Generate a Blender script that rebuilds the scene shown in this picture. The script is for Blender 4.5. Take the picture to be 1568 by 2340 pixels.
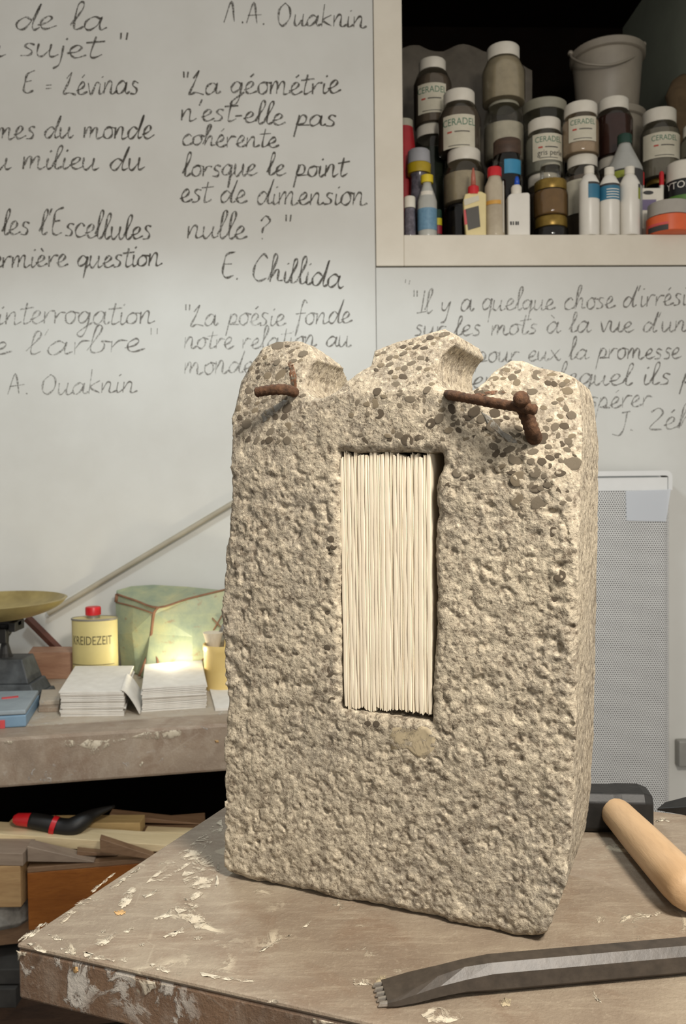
import bpy, math, random
import numpy as np
from mathutils import Vector, Matrix

for o in list(bpy.data.objects):
    bpy.data.objects.remove(o)
scene = bpy.context.scene
COL = scene.collection
random.seed(7)
RNG = np.random.default_rng(11)

# ------------------------------------------------------------------ camera
IW, IH, FPX = 1568.0, 2340.0, 1900.0
CAM = Vector((0, 0, 1.40))
PITCH = math.atan(60 / FPX)
ROLL = math.radians(0.7)
F0 = Vector((0, math.cos(PITCH), -math.sin(PITCH)))
R0 = Vector((1, 0, 0))
U0 = R0.cross(F0)
RV = R0 * math.cos(ROLL) - U0 * math.sin(ROLL)
UV_ = R0 * math.sin(ROLL) + U0 * math.cos(ROLL)
cd = bpy.data.cameras.new('camera')
cam = bpy.data.objects.new('camera', cd)
COL.objects.link(cam)
m3 = Matrix((RV, UV_, -F0)).transposed()
cam.matrix_world = Matrix.Translation(CAM) @ m3.to_4x4()
cd.sensor_fit = 'VERTICAL'
cd.sensor_height = 36.0
cd.lens = FPX / IH * 36.0
cd.clip_start = 0.02
cd.dof.use_dof = True
cd.dof.focus_distance = 0.66
cd.dof.aperture_fstop = 18.0
scene.camera = cam

# ------------------------------------------------------------------ world, lights, exposure
w = bpy.data.worlds.new('world')
scene.world = w
w.use_nodes = True
w.node_tree.nodes['Background'].inputs[0].default_value = (1.0, 0.96, 0.90, 1)
w.node_tree.nodes['Background'].inputs[1].default_value = 0.41


def light(name, kind, loc, target, energy, color, **kw):
    ld = bpy.data.lights.new(name, kind)
    ld.energy = energy
    ld.color = color
    for k, v in kw.items():
        setattr(ld, k, v)
    o = bpy.data.objects.new(name, ld)
    COL.objects.link(o)
    o.location = loc
    d = Vector(target) - Vector(loc)
    o.rotation_euler = d.to_track_quat('-Z', 'Y').to_euler()
    return o


# daylight window behind the photographer, to the right
light('window_light', 'AREA', (1.1, -2.6, 2.0), (0.1, 1.2, 1.2), 24, (1.0, 0.97, 0.92), shape='RECTANGLE', size=1.0, size_y=1.5)
# shaded pendant over the middle of the room: its shade cuts the light off the top of the wall
light('pendant_light', 'SPOT', (-0.25, 1.15, 2.45), (-0.25, 1.16, 0.0), 30, (0.84, 0.95, 1.0), spot_size=math.radians(150), spot_blend=0.22, shadow_soft_size=0.10)
# warm work lamp above the modelling stand
light('work_lamp_light', 'AREA', (0.48, -0.05, 2.20), (0.06, 0.68, 1.25), 29, (1.0, 0.93, 0.83), shape='DISK', size=0.30)
vs = scene.view_settings
vs.view_transform = 'Standard'
vs.look = 'None'
vs.gamma = 1.0
vs.use_curve_mapping = False
vs.exposure = 0.0


# ------------------------------------------------------------------ projection helpers
def ray(px, py):
    return (F0 + RV * ((px - IW / 2) / FPX) - UV_ * ((py - IH / 2) / FPX))


def P(px, py, Y):
    d = ray(px, py)
    return CAM + d * (Y / d.y)


def PZ(px, py, z):
    d = ray(px, py)
    return CAM + d * ((z - CAM.z) / d.z)


WYAW = math.radians(2.0)
WALL_D = 2.40
W_EX = Vector((math.cos(WYAW), math.sin(WYAW), 0))
W_N = Vector((math.sin(WYAW), -math.cos(WYAW), 0))      # into the room
W_O = Vector((0, WALL_D, 0))


def plane_hit(px, py, o, n):
    d = ray(px, py)
    return CAM + d * ((o - CAM).dot(n) / d.dot(n))


def PW(px, py, c=0.0):
    return plane_hit(px, py, W_O + W_N * c, W_N)


def wall_ab(px, py, c=0.0):
    p = PW(px, py, c)
    return (p - W_O).dot(W_EX), p.z


def WP(a, z, c=0.0):
    p = W_O + W_EX * a + W_N * c
    return Vector((p.x, p.y, z))


# ------------------------------------------------------------------ materials
def lin(r, g, b):
    f = lambda v: ((v / 255 + 0.055) / 1.055) ** 2.4 if v / 255 > 0.04045 else v / 255 / 12.92
    return (f(r), f(g), f(b), 1.0)


class NT:
    def __init__(s, name):
        s.m = bpy.data.materials.new(name)
        s.m.use_nodes = True
        s.t = s.m.node_tree
        s.b = s.t.nodes['Principled BSDF']
        s.out = s.t.nodes['Material Output']
        s._co = None

    def n(s, kind, **kw):
        nd = s.t.nodes.new(kind)
        for k, v in kw.items():
            setattr(nd, k, v)
        return nd

    def link(s, a, b):
        s.t.links.new(a, b)

    def co(s):
        if s._co is None:
            s._co = s.n('ShaderNodeTexCoord').outputs['Object']
        return s._co

    def mapped(s, scale=(1, 1, 1), loc=(0, 0, 0), rot=(0, 0, 0)):
        mp = s.n('ShaderNodeMapping')
        mp.inputs['Scale'].default_value = scale
        mp.inputs['Location'].default_value = loc
        mp.inputs['Rotation'].default_value = rot
        s.link(s.co(), mp.inputs['Vector'])
        return mp.outputs[0]

    def noise(s, scale, detail=4, rough=0.55, vec=None, dist=0.0):
        nd = s.n('ShaderNodeTexNoise')
        nd.inputs['Scale'].default_value = scale
        nd.inputs['Detail'].default_value = detail
        nd.inputs['Roughness'].default_value = rough
        nd.inputs['Distortion'].default_value = dist
        s.link(vec if vec is not None else s.co(), nd.inputs['Vector'])
        return nd.outputs['Fac']

    def ramp(s, fac, stops):
        nd = s.n('ShaderNodeValToRGB')
        el = nd.color_ramp.elements
        while len(el) < len(stops):
            el.new(0.5)
        for e, (p, c) in zip(el, stops):
            e.position = p
            e.color = c if isinstance(c, tuple) else (c, c, c, 1)
        s.link(fac, nd.inputs[0])
        return nd.outputs[0]

    def mix(s, fac, a, b):
        nd = s.n('ShaderNodeMix', data_type='RGBA')
        for sock, v in ((nd.inputs[0], fac), (nd.inputs[6], a), (nd.inputs[7], b)):
            if hasattr(v, 'is_linked'):
                s.link(v, sock)
            else:
                sock.default_value = v
        return nd.outputs[2]

    def math(s, op, a, b=0.0):
        nd = s.n('ShaderNodeMath', operation=op)
        for sock, v in ((nd.inputs[0], a), (nd.inputs[1], b)):
            if hasattr(v, 'is_linked'):
                s.link(v, sock)
            else:
                sock.default_value = v
        return nd.outputs[0]

    def base(s, v):
        if hasattr(v, 'is_linked'):
            s.link(v, s.b.inputs['Base Color'])
        else:
            s.b.inputs['Base Color'].default_value = v

    def set(s, **kw):
        for k, v in kw.items():
            s.b.inputs[k.replace('_', ' ')].default_value = v

    def bump(s, h, dist=0.001, strength=1.0):
        nd = s.n('ShaderNodeBump')
        nd.inputs['Distance'].default_value = dist
        nd.inputs['Strength'].default_value = strength
        s.link(h, nd.inputs['Height'])
        s.link(nd.outputs[0], s.b.inputs['Normal'])


def plain(name, c1, c2=None, rough=0.6, scale=20, metal=0.0, bump=0.0, stretch=(1, 1, 1), spec=0.5, detail=5):
    k = NT(name)
    k.set(Roughness=rough, Metallic=metal)
    k.b.inputs['Specular IOR Level'].default_value = spec
    if c2 is None:
        c2 = tuple(v * 0.82 for v in c1[:3]) + (1,)
    v = k.mapped(stretch)
    nz = k.noise(scale, detail, 0.6, v)
    k.base(k.ramp(nz, [(0.3, c2), (0.7, c1)]))
    if bump:
        k.bump(nz, bump)
    return k.m


def glassy(name, tint, refl=0.10):
    k = NT(name)
    tr = k.n('ShaderNodeBsdfTransparent')
    tr.inputs[0].default_value = tint
    gl = k.n('ShaderNodeBsdfGlossy')
    gl.inputs['Roughness'].default_value = 0.06
    lw = k.n('ShaderNodeLayerWeight')
    lw.inputs[0].default_value = 0.35
    fac = k.math('ADD', k.math('MULTIPLY', lw.outputs['Fresnel'], 0.6), refl * 0.3)
    mx = k.n('ShaderNodeMixShader')
    k.link(fac, mx.inputs[0])
    k.link(tr.outputs[0], mx.inputs[1])
    k.link(gl.outputs[0], mx.inputs[2])
    k.link(mx.outputs[0], k.out.inputs[0])
    return k.m


M = {}
M['wall'] = plain('white_plaster', lin(213, 213, 208), lin(202, 201, 195), 0.75, 3.0, bump=0.0006)
M['frame'] = plain('cream_gloss_paint', lin(222, 215, 200), lin(208, 200, 184), 0.5, 5.0)
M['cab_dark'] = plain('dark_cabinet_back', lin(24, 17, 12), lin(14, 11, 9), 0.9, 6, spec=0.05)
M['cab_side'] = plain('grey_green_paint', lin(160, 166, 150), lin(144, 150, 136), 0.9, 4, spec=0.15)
M['black'] = plain('black_paint', lin(26, 25, 24), lin(16, 15, 15), 0.5, 30)
M['void'] = plain('under_bench_shade', lin(16, 14, 12), lin(9, 8, 8), 0.95, 5, spec=0.05)  # near-black, paints in the unlit space under the bench
M['floor'] = plain('floor_boards', lin(96, 84, 70), lin(70, 60, 50), 0.8, 3, stretch=(8, 1, 1))


# stone: beige concrete with patches, soot and rust stains of their own shapes
def stone_mat():
    k = NT('weathered_concrete')
    n1 = k.noise(9, 6, 0.65)
    n2 = k.noise(70, 6, 0.7)
    n3 = k.noise(300, 3, 0.6)
    c = k.ramp(n1, [(0.32, lin(152, 142, 125)), (0.5, lin(177, 166, 146)), (0.70, lin(194, 182, 159))])
    c = k.mix(k.ramp(k.noise(5.5, 5, 0.6), [(0.42, 0.0), (0.56, 0.8)]), c, lin(142, 134, 121))
    c = k.mix(k.ramp(n2, [(0.40, 0.0), (0.56, 0.7)]), c, lin(168, 156, 136))
    c = k.mix(k.ramp(n2, [(0.36, 0.7), (0.45, 0.0)]), c, lin(122, 110, 94))
    c = k.mix(k.ramp(n3, [(0.55, 0.0), (0.66, 0.65)]), c, lin(212, 199, 175))
    c = k.mix(k.ramp(n3, [(0.34, 0.75), (0.44, 0.0)]), c, lin(96, 84, 70))
    n5 = k.noise(130, 5, 0.62, dist=0.15)
    c = k.mix(k.ramp(n5, [(0.35, 0.75), (0.43, 0.0)]), c, lin(92, 81, 68))
    c = k.mix(k.ramp(n5, [(0.58, 0.0), (0.72, 0.35)]), c, lin(200, 188, 164))
    k.base(c)
    k.set(Roughness=0.95)
    k.b.inputs['Specular IOR Level'].default_value = 0.15
    h = k.math('ADD', k.math('MULTIPLY', n2, 0.8), k.math('ADD', k.math('MULTIPLY', n3, 0.28), k.math('MULTIPLY', n5, 0.45)))
    k.bump(h, 0.0034, 1.0)
    return k.m


M['stone'] = stone_mat()
k = NT('sawn_side_with_shade')  # sawn, streaked side; its weaker light is also put into the brown
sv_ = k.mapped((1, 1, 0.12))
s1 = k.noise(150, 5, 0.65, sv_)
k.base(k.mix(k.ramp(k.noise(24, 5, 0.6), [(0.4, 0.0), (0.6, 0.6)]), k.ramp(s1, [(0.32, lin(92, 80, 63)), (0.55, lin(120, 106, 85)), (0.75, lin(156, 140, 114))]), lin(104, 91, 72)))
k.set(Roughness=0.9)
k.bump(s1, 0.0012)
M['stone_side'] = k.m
M['stone_smooth'] = plain('cut_concrete', lin(186, 170, 142), lin(160, 145, 120), 0.9, 60, bump=0.0006, spec=0.15)
M['pebble_grey'] = plain('grey_pebble', lin(132, 121, 104), lin(110, 100, 85), 0.8, 240, bump=0.0004, spec=0.2)
M['pebble_tan'] = plain('tan_pebble', lin(146, 133, 111), lin(124, 111, 92), 0.8, 240, bump=0.0004, spec=0.2)
M['pebble_dark'] = plain('dark_pebble', lin(106, 95, 80), lin(84, 74, 62), 0.8, 240, bump=0.0004, spec=0.2)
M['rust'] = plain('rusty_steel', lin(96, 68, 48), lin(52, 37, 27), 0.85, 220, bump=0.0012, spec=0.25)
M['rust_orange'] = plain('orange_rust', lin(128, 88, 60), lin(98, 68, 46), 0.95, 180, bump=0.001, spec=0.1)
M['mortar'] = plain('mortar_patch', lin(178, 160, 126), lin(158, 142, 112), 0.9, 90, bump=0.0008, spec=0.15)
M['soot'] = plain('grey_blue_stain', lin(138, 134, 122), lin(118, 115, 106), 0.9, 90, spec=0.1)
M['paper'] = plain('cream_paper', lin(224, 212, 190), lin(212, 199, 175), 0.85, 60, bump=0.0004, stretch=(3, 3, 0.6), spec=0.15)
M['card'] = plain('white_card', lin(226, 222, 214), lin(212, 207, 198), 0.85, 40, spec=0.2)


def table_mat(name, base1, base2, dust, splat, amount):
    k = NT(name)
    n1 = k.noise(7, 6, 0.65, dist=0.4)
    st = k.noise(16, 6, 0.7, k.mapped((1, 7, 1), rot=(0, 0, 0.35)))
    n2 = k.noise(34, 7, 0.7, dist=0.7)
    n3 = k.noise(11, 3, 0.5)
    fine = k.noise(260, 4, 0.7)
    c = k.ramp(n1, [(0.30, base2), (0.68, base1)])
    c = k.mix(k.ramp(k.noise(13, 6, 0.65, dist=0.8), [(0.48, 0.0), (0.64, 0.6)]), c, tuple(v * f_ for v, f_ in zip(base2[:3], (1.05, 0.95, 0.88))) + (1,))
    c = k.mix(k.ramp(st, [(0.50, 0.0), (0.75, 0.45)]), c, dust)
    c = k.mix(k.ramp(fine, [(0.55, 0.0), (0.75, 0.35)]), c, dust)
    sp = k.math('MULTIPLY', k.ramp(n2, [(0.57 - amount, 0.0), (0.62 - amount, 1.0)]), k.ramp(n3, [(0.50, 0.0), (0.60, 0.8)]))
    c = k.mix(sp, c, splat)
    # thin scratches
    wv = k.n('ShaderNodeTexVoronoi', feature='DISTANCE_TO_EDGE')
    wv.inputs['Scale'].default_value = 11
    k.link(k.mapped((1, 2.6, 1), rot=(0, 0, 0.9)), wv.inputs['Vector'])
    sc = k.math('MULTIPLY', k.ramp(wv.outputs['Distance'], [(0.0, 0.28), (0.010, 0.0)]), k.ramp(n1, [(0.45, 0.0), (0.6, 1.0)]))
    c = k.mix(sc, c, dust)
    k.base(c)
    k.set(Roughness=0.55)
    k.b.inputs['Specular IOR Level'].default_value = 0.35
    k.bump(k.math('ADD', fine, sp), 0.0008)
    return k.m


M['stand_top'] = table_mat('worn_stand_top', lin(148, 135, 117), lin(116, 101, 86), lin(174, 162, 142), lin(208, 196, 172), 0.0)
M['stand_edge'] = table_mat('worn_stand_edge', lin(124, 99, 78), lin(98, 80, 66), lin(164, 152, 138), lin(196, 190, 180), 0.05)
M['bench_top'] = table_mat('worn_bench_top', lin(184, 173, 156), lin(164, 152, 136), lin(200, 192, 178), lin(204, 200, 192), 0.0)
M['bench_edge'] = table_mat('worn_bench_edge', lin(164, 148, 130), lin(128, 112, 97), lin(188, 177, 162), lin(196, 192, 186), -0.03)


def splash_mat(name, c1, c2, cover):
    k = NT(name)
    n1 = k.noise(120, 5, 0.65)
    n2 = k.noise(55, 6, 0.75, dist=0.6)
    k.base(k.ramp(n1, [(0.3, c2), (0.7, c1)]))
    k.set(Roughness=0.7)
    k.link(k.ramp(n2, [(cover - 0.05, 0.0), (cover + 0.04, 1.0)]), k.b.inputs['Alpha'])
    return k.m


M['splash_white'] = splash_mat('white_paint_splash', lin(208, 198, 178), lin(182, 169, 147), 0.49)
M['rust_orange'] = splash_mat('orange_rust', lin(116, 76, 46), lin(88, 56, 35), 0.47)
M['mortar'] = splash_mat('mortar_patch', lin(176, 161, 131), lin(158, 144, 118), 0.47)
M['soot'] = splash_mat('grey_blue_stain', lin(140, 136, 126), lin(122, 118, 110), 0.46)
M['splash_worn'] = splash_mat('worn_paint_splash', lin(204, 193, 172), lin(176, 162, 140), 0.53)
M['splash_tan'] = plain('tan_paint_drop', lin(196, 158, 104), lin(176, 140, 92), 0.6, 120)


def wood(name, c1, c2, scale=6, stretch=(1, 8, 8), rough=0.55):
    k = NT(name)
    v = k.mapped(stretch)
    a = k.noise(scale, 6, 0.6, v, 0.6)
    b = k.noise(scale * 7, 4, 0.6, v)
    c = k.ramp(a, [(0.3, c2), (0.7, c1)])
    c = k.mix(k.ramp(b, [(0.5, 0.0), (0.75, 0.4)]), c, tuple(x * 0.72 for x in c2[:3]) + (1,))
    k.base(c)
    k.set(Roughness=rough)
    k.bump(b, 0.0004)
    return k.m


M['wood_pale'] = wood('pale_pine', lin(232, 212, 172), lin(216, 194, 150))
M['wood_yellow'] = wood('yellow_pine', lin(206, 178, 124), lin(186, 156, 104))
M['wood_brown'] = wood('brown_wood', lin(146, 116, 88), lin(118, 90, 66))
M['wood_grey'] = wood('grey_wood', lin(160, 142, 124), lin(138, 120, 104))
M['wood_orange'] = wood('orange_varnished_wood', lin(168, 104, 44), lin(134, 76, 28), 5, rough=0.35)
M['wood_beige'] = wood('beige_block', lin(192, 158, 112), lin(168, 132, 90))
M['wood_dark'] = wood('dark_brown_wood', lin(84, 62, 46), lin(58, 42, 32))
M['wood_pink'] = wood('pinkish_wood', lin(176, 138, 112), lin(152, 112, 90), 8)
M['wood_red'] = wood('dark_red_wood', lin(104, 62, 48), lin(78, 44, 34), 8)
M['handle_wood'] = wood('ash_handle', lin(192, 160, 122), lin(172, 140, 104), 5, (6, 0.9, 6), 0.5)
M['steel_black'] = plain('blackened_steel', lin(34, 32, 30), lin(20, 19, 18), 0.5, 60, bump=0.0006, spec=0.35)
M['steel_worn'] = plain('worn_bright_steel', lin(150, 138, 122), lin(126, 115, 100), 0.55, 90)
M['steel_chisel'] = plain('dark_grey_steel', lin(70, 62, 54), lin(52, 46, 40), 0.45, 120, bump=0.0003)
M['steel_facet_lit'] = plain('lit_steel_facet', lin(160, 146, 126), lin(144, 131, 112), 0.75, 140, spec=0.2)  # lighter copy of the steel, painting light onto upward facets
M['steel_tooth'] = plain('bright_steel', lin(205, 200, 192), lin(160, 154, 146), 0.3, 200, metal=0.7)
M['charcoal'] = None


def charcoal(name, col, cover):
    k = NT(name)
    k.base(col)
    k.set(Roughness=0.9)
    nz = k.noise(260, 3, 0.7)
    n2 = k.noise(9, 3, 0.6)
    a = k.math('ADD', nz, k.math('MULTIPLY', n2, 0.5))
    k.link(k.ramp(a, [(cover - 0.12, 0.15), (cover + 0.1, 0.95)]), k.b.inputs['Alpha'])
    return k.m


M['charcoal'] = charcoal('charcoal_dark', lin(84, 80, 73), 0.70)
M['charcoal_pale'] = charcoal('charcoal_pale', lin(118, 114, 108), 0.76)


# ------------------------------------------------------------------ mesh helpers
class MB:
    def __init__(s):
        s.v, s.f = [], []

    def add(s, v, f):
        k = len(s.v)
        s.v += [Vector(p) for p in v]
        s.f += [tuple(i + k for i in q) for q in f]
        return s

    def box(s, c, ex, ey, ez):
        """centre c, half vectors ex, ey, ez (right handed)"""
        c, ex, ey, ez = Vector(c), Vector(ex), Vector(ey), Vector(ez)
        v = [c + ex * i + ey * j + ez * k for k in (-1, 1) for j in (-1, 1) for i in (-1, 1)]
        return s.add(v, [(0, 2, 3, 1), (4, 5, 7, 6), (0, 1, 5, 4), (1, 3, 7, 5), (3, 2, 6, 7), (2, 0, 4, 6)])

    def aabox(s, x0, x1, y0, y1, z0, z1):
        return s.box(((x0 + x1) / 2, (y0 + y1) / 2, (z0 + z1) / 2), ((x1 - x0) / 2, 0, 0), (0, (y1 - y0) / 2, 0), (0, 0, (z1 - z0) / 2))

    def hexa(s, q0, q1):
        """two quads (bottom, top), counter-clockwise from above"""
        return s.add(list(q0) + list(q1), [(3, 2, 1, 0), (4, 5, 6, 7), (0, 1, 5, 4), (1, 2, 6, 5), (2, 3, 7, 6), (3, 0, 4, 7)])

    def prism(s, poly, d):
        """poly: list of points; extruded by vector d"""
        n = len(poly)
        d = Vector(d)
        v = [Vector(p) for p in poly] + [Vector(p) + d for p in poly]
        f = [tuple(range(n - 1, -1, -1)), tuple(range(n, 2 * n))]
        f += [(i, (i + 1) % n, n + (i + 1) % n, n + i) for i in range(n)]
        return s.add(v, f)

    def lathe(s, prof, c, seg=32, sx=1.0, sy=1.0, rot=0.0):
        """prof: (r, z) from bottom to top; c=(x, y)"""
        v, f = [], []
        for r, z in prof:
            for i in range(seg):
                a = 2 * math.pi * i / seg
                x, y = r * math.cos(a) * sx, r * math.sin(a) * sy
                v.append((c[0] + x * math.cos(rot) - y * math.sin(rot), c[1] + x * math.sin(rot) + y * math.cos(rot), z))
        for j in range(len(prof) - 1):
            for i in range(seg):
                k = (i + 1) % seg
                f.append((j * seg + i, j * seg + k, (j + 1) * seg + k, (j + 1) * seg + i))
        f.append(tuple(range(seg - 1, -1, -1)))
        f.append(tuple((len(prof) - 1) * seg + i for i in range(seg)))
        return s.add(v, f)

    def strip(s, prof, c, a0, a1, seg=14, sx=1.0, sy=1.0):
        """partial lathe shell from angle a0 to a1"""
        v, f = [], []
        for r, z in prof:
            for i in range(seg + 1):
                a = a0 + (a1 - a0) * i / seg
                v.append((c[0] + r * math.cos(a) * sx, c[1] + r * math.sin(a) * sy, z))
        n = seg + 1
        for j in range(len(prof) - 1):
            for i in range(seg):
                f.append((j * n + i, j * n + i + 1, (j + 1) * n + i + 1, (j + 1) * n + i))
        return s.add(v, f)

    def tube(s, path, rad, seg=12, flat=(1, 1)):
        path = [Vector(p) for p in path]
        n = len(path)
        if not hasattr(rad, '__len__'):
            rad = [rad] * n
        v, f = [], []
        up = Vector((0.13, 0.21, 0.97)).normalized()
        for i, p in enumerate(path):
            t = (path[min(i + 1, n - 1)] - path[max(i - 1, 0)]).normalized()
            a = t.cross(up)
            if a.length < 0.05:
                a = t.cross(Vector((1, 0, 0)))
            a.normalize()
            b = a.cross(t)
            for k in range(seg):
                q = 2 * math.pi * k / seg
                v.append(p + a * (math.cos(q) * rad[i] * flat[0]) + b * (math.sin(q) * rad[i] * flat[1]))
        for j in range(n - 1):
            for i in range(seg):
                k = (i + 1) % seg
                f.append((j * seg + i, (j + 1) * seg + i, (j + 1) * seg + k, j * seg + k))
        f.append(tuple(range(seg)))
        f.append(tuple((n - 1) * seg + i for i in range(seg - 1, -1, -1)))
        return s.add(v, f)


ORG = {}


def finish(me, smooth, bevel_o=None):
    if smooth:
        me.polygons.foreach_set('use_smooth', [True] * len(me.polygons))


def tag(o, label, cat, group=None):
    o['label'] = label
    o['category'] = cat
    if group:
        o['group'] = group
    return o


def empty(name, loc, label=None, cat=None, group=None):
    o = bpy.data.objects.new(name, None)
    o.empty_display_size = 0.02
    COL.objects.link(o)
    o.location = loc
    ORG[o] = Vector(loc)
    if label:
        tag(o, label, cat, group)
    return o


def build(name, mb, mat, parent=None, smooth=False, bevel=0.0, auto=None, origin=None):
    vs_ = mb.v
    if origin is None:
        xs = [p.x for p in vs_]
        ys = [p.y for p in vs_]
        zs = [p.z for p in vs_]
        origin = Vector(((min(xs) + max(xs)) / 2, (min(ys) + max(ys)) / 2, min(zs)))
    me = bpy.data.meshes.new(name)
    me.from_pydata([p - origin for p in vs_], [], mb.f)
    me.validate()
    me.update()
    me.materials.append(mat if not isinstance(mat, str) else M[mat])
    o = bpy.data.objects.new(name, me)
    COL.objects.link(o)
    if smooth:
        me.polygons.foreach_set('use_smooth', [True] * len(me.polygons))
        if auto:
            me.set_sharp_from_angle(angle=math.radians(auto))
    ORG[o] = origin
    if parent is not None:
        o.parent = parent
        o.location = origin - ORG[parent]
    else:
        o.location = origin
    if bevel:
        b = o.modifiers.new('bevel', 'BEVEL')
        b.width = bevel
        b.segments = 2
        b.limit_method = 'ANGLE'
    return o


def struct(o):
    o['kind'] = 'structure'
    return o


def text_geo(s, size):
    cu = bpy.data.curves.new('t', 'FONT')
    cu.body = s
    cu.size = size
    cu.align_x = 'CENTER'
    cu.resolution_u = 3
    ob = bpy.data.objects.new('t', cu)
    COL.objects.link(ob)
    dg = bpy.context.evaluated_depsgraph_get()
    dg.update()
    me = bpy.data.meshes.new_from_object(ob.evaluated_get(dg))
    v = [p.co.copy() for p in me.vertices]
    f = [tuple(p.vertices) for p in me.polygons]
    bpy.data.objects.remove(ob)
    bpy.data.curves.remove(cu)
    bpy.data.meshes.remove(me)
    return v, f


def catmull(pts, sub=6):
    pts = [Vector(p) for p in pts]
    if len(pts) < 3:
        return pts
    out = []
    q = [pts[0] * 2 - pts[1]] + pts + [pts[-1] * 2 - pts[-2]]
    for i in range(1, len(q) - 2):
        for k in range(sub):
            t = k / sub
            a, b, c, d = q[i - 1], q[i], q[i + 1], q[i + 2]
            out.append(0.5 * ((2 * b) + (c - a) * t + (2 * a - 5 * b + 4 * c - d) * t * t + (3 * b - a - 3 * c + d) * t ** 3))
    out.append(pts[-1])
    return out


# ------------------------------------------------------------------ room shell
FLOOR = MB().aabox(-3.2, 3.2, -3.2, 3.2, -0.05, 0.0)
struct(build('floor', FLOOR, 'floor'))

A_L, _ = wall_ab(855, 300)          # joint between the left wall and the cupboard
A_ST, _ = wall_ab(921, 300)         # right edge of the stile
Z_SH = PW(1240, 536).z              # shelf top at its front edge
Z_GR = PW(1240, 608).z              # groove under the shelf board
A_R = 1.235
TOP = 3.3


def wall_slab(a0, a1, z0, z1, c0, c1):
    mb = MB()
    q = lambda z: [WP(a0, z, c1), WP(a1, z, c1), WP(a1, z, c0), WP(a0, z, c0)]
    return mb.hexa(q(z0), q(z1))


wall = struct(build('wall_back', wall_slab(-3.0, A_L, 0, TOP, -0.025, 0.0), 'wall', bevel=0.003))
struct(build('wall_right', wall_slab(A_L + 0.0015, 3.0, 0, Z_GR - 0.002, -0.12, -0.004), 'wall'))
wall_r = bpy.data.objects['wall_right']

cab = empty('wall_cupboard', WP(0.6, Z_SH - 0.09, 0), 'open cream wall cupboard with dark interior holding the jars', 'cupboard')
build('stile', wall_slab(A_L + 0.002, A_ST, Z_GR + 0.002, TOP, -0.03, -0.001), 'frame', cab, bevel=0.002)
build('shelf_board', wall_slab(A_ST, A_R + 0.6, Z_GR + 0.002, Z_SH, -0.03, -0.001), 'frame', cab, bevel=0.002)
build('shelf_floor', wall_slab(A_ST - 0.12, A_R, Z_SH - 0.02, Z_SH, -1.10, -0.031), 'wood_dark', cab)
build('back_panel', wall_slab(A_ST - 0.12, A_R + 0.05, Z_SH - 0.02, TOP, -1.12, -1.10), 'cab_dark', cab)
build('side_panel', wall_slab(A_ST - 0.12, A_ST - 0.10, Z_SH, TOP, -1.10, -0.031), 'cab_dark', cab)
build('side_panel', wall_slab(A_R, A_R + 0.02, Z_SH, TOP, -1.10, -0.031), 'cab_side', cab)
build('top_panel', wall_slab(A_ST - 0.12, A_R + 0.02, TOP, TOP + 0.02, -1.12, -0.0), 'cab_dark', cab)

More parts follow.
